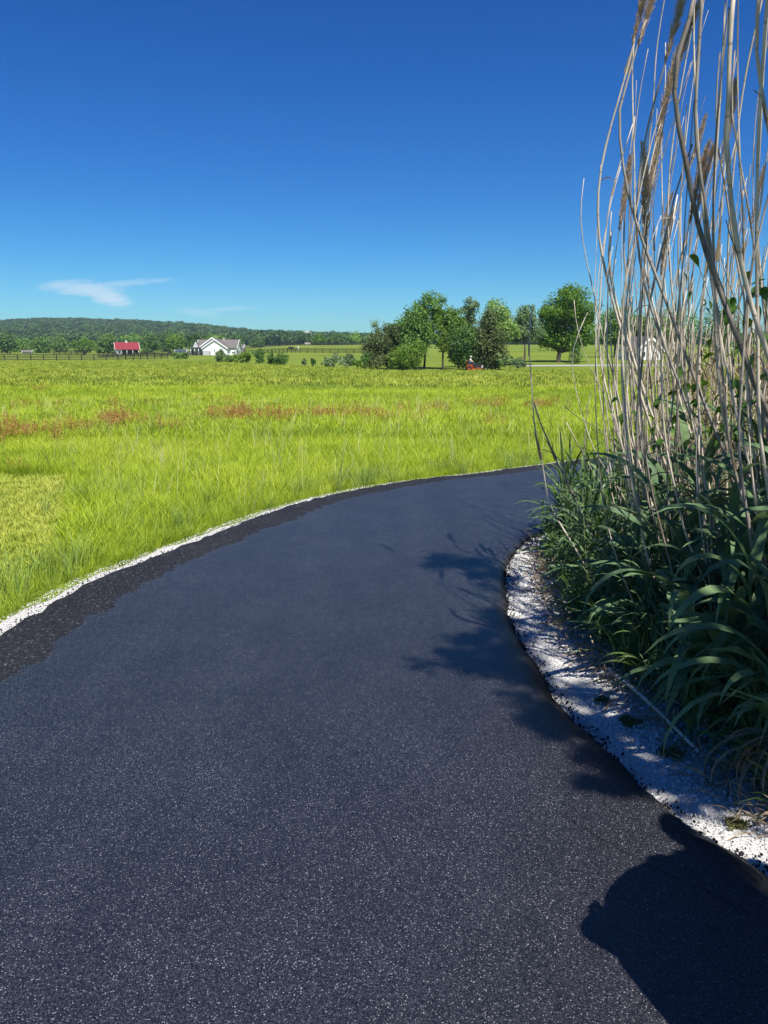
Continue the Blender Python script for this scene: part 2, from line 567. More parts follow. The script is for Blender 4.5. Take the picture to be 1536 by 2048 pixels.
wid = np.linalg.norm(OUT2 - IN2, axis=1)[:, None]
DL, DR = uu * wid, (1 - uu) * wid
zl = -0.055 * np.exp(-(DL / 0.05) ** 2) - 0.014 * (1 - np.clip((DL - 0.30) / 0.2, 0, 1))
dn = np.clip(DR / 0.17, 0, 1)
zr = -ROAD_T * (1 - np.sqrt(np.clip(1 - (1 - dn) ** 2, 0, 1)))
RZ = zl + zr + 0.004 * fbm(RX * 1.3, RY * 1.1) + 0.003 * rng.standard_normal(RX.shape) * (np.minimum(DL, DR) < 0.3)
RZ += terrain_np(RX.ravel(), RY.ravel()).reshape(RX.shape)
rv = np.stack([RX, RY, RZ], 2).reshape(-1, 3)
# skirts under both edges
sk0 = np.stack([OUT2[:, 0], OUT2[:, 1], np.full(nL, -0.16)], 1)
sk1 = np.stack([IN2[:, 0], IN2[:, 1], np.full(nL, -0.16)], 1)
rv = np.vstack([rv, sk0, sk1])
ii, jj = np.meshgrid(np.arange(nL - 1), np.arange(nW - 1), indexing='ij')
a = (ii * nW + jj).ravel()
rq = np.stack([a, a + 1, a + nW + 1, a + nW], 1)
k = np.arange(nL - 1)
b0 = nL * nW
rq = np.vstack([rq, np.stack([b0 + k, k * nW, (k + 1) * nW, b0 + k + 1], 1), np.stack([k * nW + nW - 1, b0 + nL + k, b0 + nL + k + 1, (k + 1) * nW + nW - 1], 1)])
rm = np_mesh('driveway', rv, rq[:, ::-1], asphalt_material())
uvl = rm.uv_layers.new(name='UVMap')
vi = np.empty(len(rm.loops), np.int32); rm.loops.foreach_get('vertex_index', vi)
DLv = np.concatenate([DL.ravel(), np.zeros(nL), np.broadcast_to(wid, (nL, 1)).ravel()])
DRv = np.concatenate([DR.ravel(), np.broadcast_to(wid, (nL, 1)).ravel(), np.zeros(nL)])
uvl.data.foreach_set('uv', np.stack([DLv[vi], DRv[vi]], 1).astype(np.float32).ravel())
rm.polygons.foreach_set('use_smooth', [True] * len(rm.polygons))
if rm.polygons[5].normal.z < 0:
    rm.flip_normals()
tag(obj('driveway', rm), 'freshly laid dark asphalt driveway curving to the right', kind='structure')

# ---- crushed stone verges
M_gravel = plain('crushed_limestone_fines', (0.68, 0.67, 0.64), (0.42, 0.41, 0.39), scale=60.0, rough=0.9, bump=0.9, bscale=90, coord='Object', detail=6)


def verge(name, line, normal, w_fun, label):
    n = len(line)
    cols = 7
    V = []
    for i in range(n):
        w = w_fun(i)
        for c in range(cols):
            f = c / (cols - 1)
            p = line[i] + normal[i] * (-0.10 + (w + 0.10) * f)
            V.append((p[0], p[1], -0.058 - 0.012 * f + 0.006 * math.sin(i * 1.7 + c * 2.1) - (0.03 if c == cols - 1 else 0)))
    i_, j_ = np.meshgrid(np.arange(n - 1), np.arange(cols - 1), indexing='ij')
    a_ = (i_ * cols + j_).ravel()
    me = np_mesh(name, np.array(V), np.stack([a_, a_ + 1, a_ + cols + 1, a_ + cols], 1), M_gravel)
    if me.polygons[0].normal.z < 0:
        me.flip_normals()
    return tag(obj(name, me), label, kind='structure')


verge('gravel_verge', OUTER, nO, lambda i: 0.15 + 0.03 * math.sin(i * .31) + 0.02 * math.sin(i * .83), 'narrow white crushed stone verge between driveway and meadow')
W_IN = lambda i: float(np.interp(INNER[i][1], [-8, 1.5, 2.4, 3.2, 3.6, 4.2, 5.0, 6.2, 7, 9], [0.9, 0.8, 0.62, 0.62, 0.66, 0.56, 0.5, 0.42, 0.35, 0.3]))
verge('gravel_verge', INNER, nI, lambda i: W_IN(i) + 0.1, 'wide white crushed stone verge below the reeds')


# ------------------------------------------------------------------ instancing of uncountable stuff
def instancer(name, pts, scl, rot, idx, sources, label, cat=None):
    """one object: points carry an instance each of the given source meshes"""
    col = bpy.data.collections.new(name + '_pieces')
    for i, (me) in enumerate(sources):
        so = bpy.data.objects.new('%s_piece_%02d' % (name, i), me)
        col.objects.link(so)
    me = bpy.data.meshes.new(name)
    n = len(pts)
    me.vertices.add(n)
    me.vertices.foreach_set('co', np.asarray(pts, np.float32).ravel())
    me.attributes.new('scl', 'FLOAT', 'POINT').data.foreach_set('value', np.asarray(scl, np.float32))
    me.attributes.new('rot', 'FLOAT_VECTOR', 'POINT').data.foreach_set('vector', np.asarray(rot, np.float32).ravel())
    me.attributes.new('idx', 'INT', 'POINT').data.foreach_set('value', np.asarray(idx, np.int32))
    for s in sources[:1]:
        me.materials.append(s.materials[0])
    o = obj(name, me)
    ng = bpy.data.node_groups.new(name + '_scatter', 'GeometryNodeTree')
    ng.interface.new_socket('Geometry', in_out='INPUT', socket_type='NodeSocketGeometry')
    ng.interface.new_socket('Geometry', in_out='OUTPUT', socket_type='NodeSocketGeometry')
    gi, go = ng.nodes.new('NodeGroupInput'), ng.nodes.new('NodeGroupOutput')
    ci = ng.nodes.new('GeometryNodeCollectionInfo')
    ci.inputs['Collection'].default_value = col
    ci.inputs['Separate Children'].default_value = True
    ci.inputs['Reset Children'].default_value = True
    ip = ng.nodes.new('GeometryNodeInstanceOnPoints')
    ip.inputs['Pick Instance'].default_value = True

    def na_(nm, ty):
        a_ = ng.nodes.new('GeometryNodeInputNamedAttribute')
        a_.data_type = ty
        a_.inputs['Name'].default_value = nm
        return [s for s in a_.outputs if s.enabled][0]
    L = ng.links.new
    L(gi.outputs[0], ip.inputs['Points'])
    L(ci.outputs[0], ip.inputs['Instance'])
    L(na_('idx', 'INT'), ip.inputs['Instance Index'])
    L(na_('rot', 'FLOAT_VECTOR'), ip.inputs['Rotation'])
    L(na_('scl', 'FLOAT'), ip.inputs['Scale'])
    L(ip.outputs[0], go.inputs[0])
    md = o.modifiers.new('scatter', 'NODES')
    md.node_group = ng
    return tag(o, label, cat, kind='stuff')


def stone_mesh(name, mat, flat=0.7):
    mb = MB()
    seg, rings = 6, 4
    mb.ellipsoid((0, 0, 0), (0.5, 0.5 * random.uniform(.6, .95), 0.5 * flat * random.uniform(.7, 1.1)), seg, rings, 0.22)
    return mb.mesh(name, mat)


def stone_material(name, a, b2):
    m, t, b = new_mat(name)
    oi = nd(t, 'ShaderNodeObjectInfo')
    geo = nd(t, 'ShaderNodeNewGeometry')
    n = nd(t, 'ShaderNodeTexNoise', inp={'Scale': 60.0, 'Detail': 4.0})
    t.links.new(geo.outputs['Position'], n.inputs['Vector'])
    f = mathn(t, 'ADD', mathn(t, 'MULTIPLY', oi.outputs['Random'], 0.7), mathn(t, 'MULTIPLY', n.outputs['Fac'], 0.3))
    t.links.new(ramp(t, f, [(0.1, b2), (0.55, a), (0.95, tuple(min(1, v * 1.15) for v in a))]), b.inputs['Base Color'])
    b.inputs['Roughness'].default_value = 0.85
    b.inputs['Specular IOR Level'].default_value = 0.25
    return m


M_stone = stone_material('white_limestone', (0.62, 0.61, 0.59), (0.36, 0.36, 0.36))
M_crumb = stone_material('asphalt_crumb', (0.014, 0.014, 0.016), (0.006, 0.006, 0.007))
pts, scl = [], []
for (line, normal, lo, hi, n, s0, s1, ymin, ymax) in ((INNER, nI, -0.035, None, 30000, 0.007, 0.036, 0.6, 8.0), (OUTER, nO, -0.02, 0.16, 12000, 0.004, 0.012, 0.3, 12.5)):
    ok = np.where((line[:, 1] > ymin) & (line[:, 1] < ymax))[0]
    i = rng.choice(ok, n)
    f = rng.random(n)
    w = np.array([W_IN(k_) + 0.15 for k_ in i]) if hi is None else np.full(n, hi)
    off = lo + (w - lo) * f
    p = line[i] + normal[i] * off[:, None] + rng.uniform(-0.05, 0.05, (n, 1)) * np.stack([normal[i][:, 1], -normal[i][:, 0]], 1) + rng.normal(0, 0.006, (n, 2))
    size = s0 + (s1 - s0) * rng.random(n) ** 2.8 * (0.25 + 0.95 * f if hi is None else 1)
    pts.append(np.stack([p[:, 0], p[:, 1], -0.062 + size * 0.15 + 0.004 * rng.random(n)], 1)); scl.append(size)
pts, scl = np.vstack(pts), np.concatenate(scl)
instancer('gravel_stones', pts, scl, rng.random((len(pts), 3)) * 6.28, rng.integers(0, 8, len(pts)), [stone_mesh('stone', M_stone) for _ in range(8)],
          'white crushed limestone chips along both edges of the driveway')
pts, scl = [], []
for (line, normal, n, ymin, ymax) in ((INNER, nI, 3800, 0.6, 8.0), (OUTER, nO, 2600, 2.5, 12.5)):
    ok = np.where((line[:, 1] > ymin) & (line[:, 1] < ymax))[0]
    i = rng.choice(ok, n)
    off = np.abs(rng.normal(0, 0.045, n)) - 0.035
    p = line[i] + normal[i] * off[:, None] + rng.uniform(-0.05, 0.05, (n, 1)) * np.stack([normal[i][:, 1], -normal[i][:, 0]], 1) + rng.normal(0, 0.01, (n, 2))
    size = 0.004 + 0.011 * rng.random(n) ** 2.5
    pts.append(np.stack([p[:, 0], p[:, 1], -0.05 + size * 0.3 + 0.0 * off], 1)); scl.append(size)
pts, scl = np.vstack(pts), np.concatenate(scl)
instancer('asphalt_crumbs', pts, scl, rng.random((len(pts), 3)) * 6.28, rng.integers(0, 5, len(pts)), [stone_mesh('crumb', M_crumb) for _ in range(5)],
          'loose black asphalt crumbs scattered on the white stone edge')

# a cold joint where two loads of asphalt met
M_joint = plain('asphalt_joint', (0.006, 0.006, 0.007), (0.004, 0.004, 0.005), scale=60, rough=.8)
jl = catmull([(0.60, 2.36), (0.70, 2.22), (0.78, 2.12), (0.86, 2.03), (0.93, 1.97), (1.02, 1.88)], 46)
jt = np.gradient(jl, axis=0); jt /= np.linalg.norm(jt, axis=1)[:, None]
jn = np.stack([-jt[:, 1], jt[:, 0]], 1)
jw = 0.0006 + 0.0020 * np.abs(np.sin(np.arange(46) * .9)) * rng.random(46)
jl = jl + jn * rng.normal(0, .003, (46, 1))
jv = np.vstack([np.c_[jl + jn * jw[:, None], np.full(46, .0085)], np.c_[jl - jn * jw[:, None], np.full(46, .0085)]])
kk = np.arange(45)
jm = np_mesh('asphalt_joint', jv, np.stack([kk, kk + 46, kk + 47, kk + 1], 1), M_joint)
tag(obj('asphalt_joint', jm), 'thin dark joint line in the asphalt near the verge', kind='structure')
# ================================================================== TREES AND SHRUBS
def leaves_np(centers, spread, n_each, size, up=0.35, flat=1.0, rg=rng, aspect=0.62, bias=None):
    """leaf-sized quads round the given clump centres; returns verts (4n,3)"""
    centers = np.asarray(centers, float)
    k = len(centers)
    n = k * n_each
    c = np.repeat(centers, n_each, 0)
    sp_ = np.repeat(np.broadcast_to(np.asarray(spread, float).reshape(-1, 1), (k, 1)), n_each, 0)
    off = np.clip(rg.normal(0, 1, (n, 3)), -1.9, 1.9) * sp_ * 0.55
    off[:, 2] *= flat
    p = c + off
    nrm = rg.normal(0, 1, (n, 3))
    if bias is not None:
        nrm += np.repeat(bias, n_each, 0) * 0.9
    nrm[:, 2] = nrm[:, 2] + up * 1.5
    nrm /= np.linalg.norm(nrm, axis=1)[:, None]
    t = np.cross(nrm, rg.normal(0, 1, (n, 3)))
    t /= np.linalg.norm(t, axis=1)[:, None] + 1e-9
    b = np.cross(nrm, t)
    s = (size * (0.6 + 0.8 * rg.random(n)))[:, None]
    V = np.empty((n, 4, 3))
    V[:, 0] = p - t * s * 0.5
    V[:, 1] = p - b * s * 0.5 * aspect + t * s * 0.05
    V[:, 2] = p + t * s * 0.5
    V[:, 3] = p + b * s * 0.5 * aspect + t * s * 0.05
    return V.reshape(-1, 3)


def crown_points(blobs, per_blob, rg=rng):
    """clump centres spread over the outer shell of a set of ellipsoids ((c),(r))"""
    C, S, B = [], [], []
    tot = sum((r[0] * r[2]) for _, r in blobs)
    for c, r in blobs:
        k = max(4, int(per_blob * len(blobs) * (r[0] * r[2]) / tot))
        d = rg.normal(0, 1, (k, 3)); d /= np.linalg.norm(d, axis=1)[:, None]
        rad_ = 0.35 + 0.65 * rg.random(k) ** 0.5
        rad_ *= 1 + 0.10 * np.clip(rg.standard_normal(k), -2, 2)
        C.append(np.array(c) + d * np.array(r) * rad_[:, None])
        S.append(np.full(k, 0.34 * (r[0] * r[1] * r[2]) ** (1 / 3)))
        B.append(d)
    return np.vstack(C), np.concatenate(S), np.vstack(B)


def leaf_mesh(name, V, mat):
    n = len(V) // 4
    return np_mesh(name, V, np.arange(n * 4).reshape(n, 4), mat)


LG = dict(
    maple=leaf_mat('maple_leaves', (0.141, 0.265, 0.024), (0.065, 0.147, 0.016), (0.212, 0.353, 0.034), scale=0.5, transl=0.3),
    mid=leaf_mat('midgreen_leaves', (0.167, 0.306, 0.054), (0.083, 0.175, 0.037), (0.259, 0.411, 0.076), scale=0.5, transl=0.3),
    pale=leaf_mat('pale_leaves', (0.207, 0.337, 0.076), (0.110, 0.199, 0.053), (0.303, 0.427, 0.117), scale=0.6, transl=0.3),
    dark=leaf_mat('dark_leaves', (0.101, 0.202, 0.040), (0.047, 0.106, 0.025), (0.171, 0.279, 0.047), scale=0.6, transl=0.25),
    cedar=leaf_mat('cedar_needles', (0.124, 0.167, 0.049), (0.063, 0.092, 0.028), (0.189, 0.194, 0.065), scale=0.7, transl=0.2),
    grey=leaf_mat('greygreen_leaves', (0.172, 0.259, 0.101), (0.098, 0.161, 0.066), (0.273, 0.359, 0.159), scale=0.6, transl=0.25),
    bright=leaf_mat('bright_leaves', (0.173, 0.286, 0.037), (0.092, 0.173, 0.026), (0.255, 0.357, 0.051), scale=0.6, transl=0.32),
    blossom=leaf_mat('white_blossom', (0.68, 0.68, 0.58), (0.5, 0.52, 0.42), scale=2, transl=0.1),
    far=leaf_mat('far_leaves', (0.109, 0.201, 0.044), (0.057, 0.115, 0.030), (0.172, 0.276, 0.057), scale=0.12, transl=0.25),
    forest=leaf_mat('forest_leaves', (0.071, 0.144, 0.031), (0.035, 0.083, 0.020), (0.116, 0.198, 0.040), scale=0.02, transl=0.2, rand=1.2),
)
M_bark = plain('grey_bark', (0.085, 0.070, 0.055), (0.035, 0.028, 0.022), scale=6, rough=0.9, bump=0.5)


HG = 'hedgerow trees across the meadow'


def tree(name, label, cat, Y, base_px, blobs_px, leaf, leaf_size=0.3, per_blob=26, n_each=14, trunk_r=0.0, fork=0.35, group=None, depth_k=0.85,
         extra=None, up=0.35, px_scale=None, trunk_lean=0.0, core=0.0):
    """tree or shrub standing Y m away in photo column base_px; blobs_px = (px, py, rx, ry) of its crown masses"""
    base = on_terrain(base_px, Y)
    base.z -= 0.085
    m_px = Y / 1572.0
    root = empty(name, base, 0, label, cat, group)
    blobs = []
    wide = 1.12 if group == HG else 1.0
    for i, (bx, by, rx, ry) in enumerate(blobs_px):
        rx, ry = rx * wide, ry * (1 + (wide - 1) * .5)
        c = at(bx, by, Y) - base
        c.y += random.uniform(-0.5, 0.5) * rx * m_px
        blobs.append((tuple(c), (rx * m_px, (rx + ry) / 2 * m_px * depth_k, ry * m_px)))
    C, S, B = crown_points(blobs, per_blob)
    keep = C[:, 2] > 0.05
    C, S, B = C[keep], S[keep], B[keep]
    V = leaves_np(C, S * 1.15, int(n_each * (3.0 if group == HG else 2.3)), leaf_size * 1.05, up=up, bias=B)
    V[:, 2] = np.maximum(V[:, 2], 0.03)
    crown = obj('crown' if cat == 'tree' else 'foliage', leaf_mesh('crown', V, LG[leaf]), root)
    top = max(c[2] + r[2] for c, r in blobs)
    tb = MB()
    tr_ = trunk_r or 0.02 * top
    low = min(c[2] - r[2] for c, r in blobs)
    mean = Vector((sum(b_[0][0] for b_ in blobs) / len(blobs), 0, 0))
    hz = max(0.25, fork * top)
    bend = Vector((trunk_lean, 0, 0))
    trunk = [Vector((0, 0, -0.2)), Vector((0, 0, 0.05)) + bend * 0.1, bend * 0.5 + Vector((0, 0, hz * 0.5)), bend + Vector((mean.x * 0.12, 0, hz))]
    tb.tube(trunk, [tr_ * 1.5, tr_ * 1.12, tr_, tr_ * 0.9], 8)
    for c, r in blobs:
        c = Vector(c)
        st = trunk[-1] if c.z > hz else trunk[2]
        e = c + Vector((0, 0, r[2] * 0.3))
        m1 = st.lerp(e, 0.45) + Vector((random.uniform(-.1, .1) * r[0], random.uniform(-.2, .2) * r[0], -0.08 * (e - st).length))
        tb.tube([st, m1, e], [tr_ * 0.62, tr_ * 0.4, tr_ * 0.10], 6)
        for _ in range(4):
            d = Vector((random.gauss(0, 1), random.gauss(0, 1), random.gauss(0.2, .7))).normalized()
            f = c + Vector((d.x * r[0], d.y * r[1], d.z * r[2])) * 0.85
            tb.tube([m1, m1.lerp(f, 0.55) + Vector((0, 0, 0.05 * r[2])), f], [tr_ * 0.26, tr_ * 0.16, tr_ * 0.05], 5)
    tb.build('trunk' if cat == 'tree' else 'stem', M_bark, root, smooth=True)
    if extra == 'blossom':
        k = len(C) // 2
        V2 = leaves_np(C[:k] + B[:k] * 0.06, S[:k] * 0.9, 6, leaf_size * 0.8, up=0.5)
        obj('blossom', leaf_mesh('blossom', V2, LG['blossom']), root)
    return root


tree('sapling', 'thin feathery sapling rising above the left end of the hedgerow', 'tree', 106, 750,
     [(750, 656, 10, 15), (742, 684, 10, 12), (756, 690, 9, 14)], 'grey', 0.20, 10, 9, 0.04, 0.6, HG)
tree('olive_shrub', 'olive brown shrub at the left end of the hedgerow', 'shrub', 102, 752,
     [(744, 705, 17, 22), (762, 690, 18, 28), (780, 668, 16, 22), (760, 722, 28, 14), (735, 722, 12, 13)], 'cedar', 0.22, 30, 20, 0.08, 0.2, HG)
tree('broadleaf_tree', 'broad dark green tree behind the pale bush, left in the hedgerow', 'tree', 104, 806,
     [(812, 660, 26, 28), (800, 690, 30, 28), (832, 640, 20, 24), (835, 675, 24, 30), (815, 705, 30, 22), (790, 668, 16, 20)], 'mid', 0.28, 34, 20, 0.15, 0.3, HG)
tree('leafy_bush', 'pale green rounded bush in front of the dark hedgerow tree', 'shrub', 99, 815,
     [(800, 716, 20, 20), (822, 712, 24, 20), (838, 694, 14, 16), (812, 726, 32, 11)], 'bright', 0.20, 26, 20, 0.05, 0.2, HG)
tree('tall_tree', 'tallest loose topped tree of the hedgerow with leaning trunk', 'tree', 107, 848,
     [(850, 610, 16, 20), (872, 606, 16, 18), (862, 635, 24, 22), (842, 628, 16, 18), (885, 640, 15, 20), (850, 662, 18, 20)], 'mid', 0.26, 24, 15, 0.14, 0.42, HG, trunk_lean=0.4)
tree('slender_tree', 'bright green tree with a bare slender trunk in the hedgerow', 'tree', 105, 886,
     [(895, 640, 22, 24), (905, 668, 22, 20), (880, 670, 18, 18), (912, 650, 18, 22), (890, 690, 16, 12)], 'bright', 0.25, 26, 16, 0.12, 0.48, HG)
tree('airy_tree', 'airy grey green tree with loose upper sprays against the sky', 'tree', 109, 928,
     [(942, 614, 15, 14), (930, 630, 16, 16), (950, 606, 8, 10), (925, 655, 18, 18), (940, 650, 14, 18)], 'grey', 0.24, 18, 13, 0.12, 0.4, HG)
tree('dark_bush', 'dark green bush directly behind the mower', 'shrub', 101.5, 918,
     [(915, 690, 18, 26), (932, 672, 20, 24), (925, 712, 22, 20), (908, 708, 12, 18)], 'dark', 0.22, 34, 20, 0.08, 0.2, HG)
tree('cedar_tree', 'big brownish olive cedar at the middle of the hedgerow', 'tree', 102.5, 970,
     [(978, 650, 16, 24), (965, 672, 26, 26), (988, 690, 22, 30), (958, 705, 28, 28), (985, 716, 24, 20), (948, 690, 16, 26), (968, 725, 38, 11)], 'cedar', 0.22, 40, 22, 0.16, 0.2, HG)
tree('light_tree', 'light green round headed tree behind the brown cedar', 'tree', 111, 1002,
     [(995, 625, 22, 22), (1012, 640, 18, 20), (985, 640, 16, 18), (1005, 660, 26, 20), (1022, 665, 14, 16)], 'pale', 0.26, 28, 17, 0.14, 0.35, HG)
tree('forked_tree', 'thin crowned tree with a forked trunk left of the maple', 'tree', 113, 1050,
     [(1042, 632, 16, 16), (1060, 640, 16, 18), (1030, 655, 18, 18), (1048, 664, 22, 16), (1070, 662, 16, 20), (1022, 676, 14, 12), (1055, 622, 12, 10)], 'grey', 0.25, 22, 14, 0.13, 0.36, HG)
tree('maple_tree', 'large dense round maple on the lawn, right of the hedgerow', 'tree', 122, 1118,
     [(1138, 602, 30, 26), (1110, 622, 28, 26), (1160, 625, 26, 28), (1135, 640, 38, 32), (1098, 655, 24, 26), (1168, 660, 22, 24), (1120, 676, 38, 18), (1150, 680, 28, 14), (1085, 672, 16, 18), (1105, 690, 24, 8), (1128, 584, 14, 9), (1178, 640, 12, 14), (1092, 632, 13, 14), (1172, 684, 14, 8)],
     'maple', 0.30, 24, 22, 0.34, 0.13, HG)
tree('young_spruce', 'small dark conical tree right of the maple trunk', 'tree', 118, 1150,
     [(1150, 712, 13, 12), (1150, 698, 9, 12), (1151, 686, 5, 9)], 'dark', 0.18, 16, 14, 0.05, 0.2)
tree('low_bush', 'low grey green bush right of the white flowering shrub', 'shrub', 101, 1020,
     [(1015, 722, 14, 10), (1032, 726, 14, 8), (1045, 724, 9, 9)], 'grey', 0.17, 18, 16, 0.04, 0.2)
tree('flowering_shrub', 'white flowering shrub at the right foot of the cedar', 'shrub', 100.5, 998,
     [(998, 714, 6, 9), (1002, 724, 6, 8)], 'pale', 0.14, 14, 12, 0.03, 0.2, extra='blossom')
SG = 'small shrubs along the far meadow edge'
for (Y, bx, bl, lf, lab, ex) in (
    (100, 668, [(660, 724, 14, 9), (650, 727, 9, 6), (672, 718, 8, 11)], 'grey', 'low grey shrub left of the white flowering bush in the meadow', None),
    (99, 696, [(690, 722, 14, 11), (704, 724, 11, 9), (698, 716, 10, 8)], 'grey', 'low bush dotted with white flowers on the meadow edge', 'blossom'),
    (99, 715, [(716, 727, 10, 7), (710, 724, 7, 6)], 'bright', 'small bright green bush beside the white flowering bush', None),
    (100, 731, [(731, 720, 8, 13), (728, 728, 8, 7)], 'dark', 'small dark bush against the left end of the hedgerow', None),
    (112, 548, [(543, 716, 9, 13), (548, 722, 12, 9)], 'dark', 'left one of two touching dark round bushes in mid field', None),
    (112, 566, [(564, 716, 14, 12), (562, 722, 15, 9)], 'dark', 'right one of two touching dark round bushes in mid field', None),
    (122, 519, [(519, 708, 10, 10), (520, 716, 11, 11)], 'dark', 'upright dark bush standing alone in mid field', None),
    (124, 492, [(490, 715, 13, 8), (496, 710, 7, 8), (482, 718, 9, 6)], 'bright', 'spreading yellow green bush left of the upright dark bush', None),
    (126, 443, [(441, 708, 10, 8), (446, 715, 12, 9), (438, 714, 9, 9)], 'grey', 'grey green bush in front of the white house', None),
    (124, 458, [(459, 717, 9, 7)], 'dark', 'low dark bush at the right foot of the grey bush before the house', None),
    (128, 471, [(472, 717, 6, 7)], 'bright', 'little light bush between the house bushes and the yellow bush', None),
    (150, 358, [(352, 711, 9, 6), (364, 711, 10, 6), (372, 712, 6, 5)], 'pale', 'broad pale bush left of the white house porch', None),
    (104, 608, [(609, 724, 4, 6)], 'grey', 'tiny seedling bush left of the meadow shrubs', None),
    (104, 626, [(626, 724, 5, 7)], 'dark', 'tiny dark seedling bush in front of the far pasture', None)):
    tree('shrub', lab, 'shrub', Y, bx, bl, lf, 0.17 * Y / 100, 18, 16, 0.03, 0.2, SG, extra=ex)

# line of single trees below the wooded ridge
FG = 'trees at the foot of the wooded ridge'
places = ('standing at the far left edge', 'second from the left edge', 'left of the dark paddock fence', 'above the dark paddock fence', 'left of the red roofed barn',
          'touching the left side of the red roofed barn', 'behind the red roof', 'right of the red roofed barn', 'halfway between barn and white house', 'left of the white house',
          'behind the white house porch', 'behind the white house roof', 'right behind the white house', 'above the upright dark bush in mid field', 'left in the far pasture treeline',
          'broadest in the far pasture treeline', 'darkest in the far pasture treeline', 'right end of the far pasture treeline')
spec = [(14, 686, 24, 17), (45, 692, 20, 14), (85, 690, 24, 17), (128, 690, 26, 17), (170, 690, 24, 14), (215, 684, 22, 18), (262, 682, 24, 14), (296, 684, 24, 18), (330, 682, 22, 20),
        (352, 684, 20, 18), (392, 682, 20, 14), (428, 680, 22, 12), (474, 684, 16, 10), (518, 687, 14, 8), (640, 681, 16, 11), (672, 680, 18, 13), (708, 680, 15, 14), (738, 682, 14, 12)]
for i, ((px_, cy, rx, ry), pl) in enumerate(zip(spec, places)):
    Y = 345 + (i * 37) % 60 if i < 13 else 436 + (i * 7) % 20
    bl = [(px_, cy, rx * .8, ry)] + [(px_ + random.uniform(-.6, .6) * rx, cy + random.uniform(-.1, .7) * ry, rx * .55, ry * .7) for _ in range(4)]
    tree('distant_tree', ('rounded', 'broad', 'dense', 'uneven')[i % 4] + ' green tree ' + pl, 'tree', Y, px_, bl, ('far', 'mid', 'dark', 'far', 'maple')[i % 5], 0.75, 22, 12, 0.25, 0.2, FG)
# second screen of trees behind the reeds on the right
for i, (px_, cy, rx, ry, Y, lab) in enumerate(((1230, 650, 34, 34, 150, 'tall pale tree seen through the left canes of the reeds'), (1275, 660, 30, 30, 158, 'green tree seen through the canes above the white barn'),
                                       (1345, 655, 40, 36, 150, 'broad tree half hidden behind the reed canes'), (1430, 660, 46, 36, 165, 'tree almost hidden behind the thick reed canes'))):
    bl = [(px_, cy, rx * .8, ry)] + [(px_ + random.uniform(-.7, .7) * rx, cy + random.uniform(-.5, .8) * ry, rx * .55, ry * .6) for _ in range(6)]
    tree('garden_tree', lab, 'tree', Y, px_, bl, ('pale', 'maple', 'mid', 'dark')[i], 0.36, 26, 15, 0.2, 0.25, 'trees round the white barn')

# the wood on the ridge: one mass, thousands of crowns
def forest_crown(i):
    blobs = [((0, 0, 6.5), (4.6, 4.6, 4.2))] + [((random.uniform(-3, 3), random.uniform(-3, 3), random.uniform(5, 9)), (2.6, 2.6, 2.4)) for _ in range(4)]
    C, S, B = crown_points(blobs, 16)
    V = leaves_np(C, S, 9, 1.9, up=0.5, bias=B)
    return leaf_mesh('forest_crown', V, LG['forest'])


n = 26000
aa = rng.uniform(-0.66, 0.62, n)
rr = np.sqrt(rng.uniform(630 ** 2, 1780 ** 2, n))
fx, fy = rr * np.tan(aa), rr
keep = (np.abs(fx) < 0.75 * fy)
# small clearing round the house on the hill
keep &= ~((np.abs(768 + 1572 * fx / fy - 616) < 11) & (fy > 900) & (fy < 1040))
fx, fy = fx[keep], fy[keep]
fz = terrain_np(fx, fy) - 1.0
nf = len(fx)
rot = np.zeros((nf, 3)); rot[:, 2] = rng.random(nf) * 6.28
instancer('ridge_wood', np.stack([fx, fy, fz], 1), rng.uniform(0.62, 1.05, nf) * np.where(rng.random(nf) > .95, 1.2, 1), rot, rng.integers(0, 6, nf), [forest_crown(i) for i in range(6)],
          'dense green wood covering the distant ridge', 'wood')

# ================================================================== FENCES
M_black = plain('black_fence_paint', (0.022, 0.021, 0.02), (0.012, 0.012, 0.012), scale=4, rough=0.7)


def fence(label, pts_, step=2.44, h=1.35, rails=4):
    P = [on_terrain(px_, Y) for px_, Y in pts_]
    root = empty('board_fence', P[0], 0, label, 'fence', 'black board fences')
    o = P[0]
    pm = MB().box((0, 0, h / 2 - 0.1), (0.15, 0.15, h + 0.2)).mesh('fence_post', M_black)
    run = []
    for a_, b_ in zip(P[:-1], P[1:]):
        n_ = max(1, int((b_ - a_).length / step))
        for k_ in range(n_):
            run.append(a_.lerp(b_, k_ / n_))
    run.append(P[-1])
    for w in run:
        w.z = terr(w.x, w.y) - 0.08
    for w in run:
        p_ = obj('post', pm, root)
        p_.location = w - o
    for k_ in range(rails):
        z = 0.28 + k_ * (h - 0.34) / (rails - 1)
        mb = MB()
        for a_, b_ in zip(run[:-1], run[1:]):
            d = (b_ - a_)
            nrm_ = Vector((-d.y, d.x, 0)).normalized() * 0.02
            q_ = [a_ - o + Vector((0, 0, z - .07)), b_ - o + Vector((0, 0, z - .07)), b_ - o + Vector((0, 0, z + .07)), a_ - o + Vector((0, 0, z + .07))]
            f_ = Vector((0, -0.1, 0))
            mb.prism(q_, f_ - nrm_, f_ + nrm_)
        mb.build('rail', M_black, root)
    return root


fence('long black board fence across the left edge of the meadow', [(-160, 158), (60, 165), (235, 172), (335, 188)])
fence('black board fence running in front of the red roofed barn', [(196, 205), (292, 232), (420, 246)])
fence('dark paddock fence below the trees left of the barn', [(106, 268), (166, 262), (172, 300)], h=1.6, rails=5)
fence('black fence beside the right wall of the white house', [(469, 262), (520, 246), (600, 226), (740, 214)])
fence('thin dark fence along the top of the far pasture', [(470, 402), (600, 412), (760, 418)])
fence('short black fence behind the porch of the white house', [(336, 258), (405, 262)])

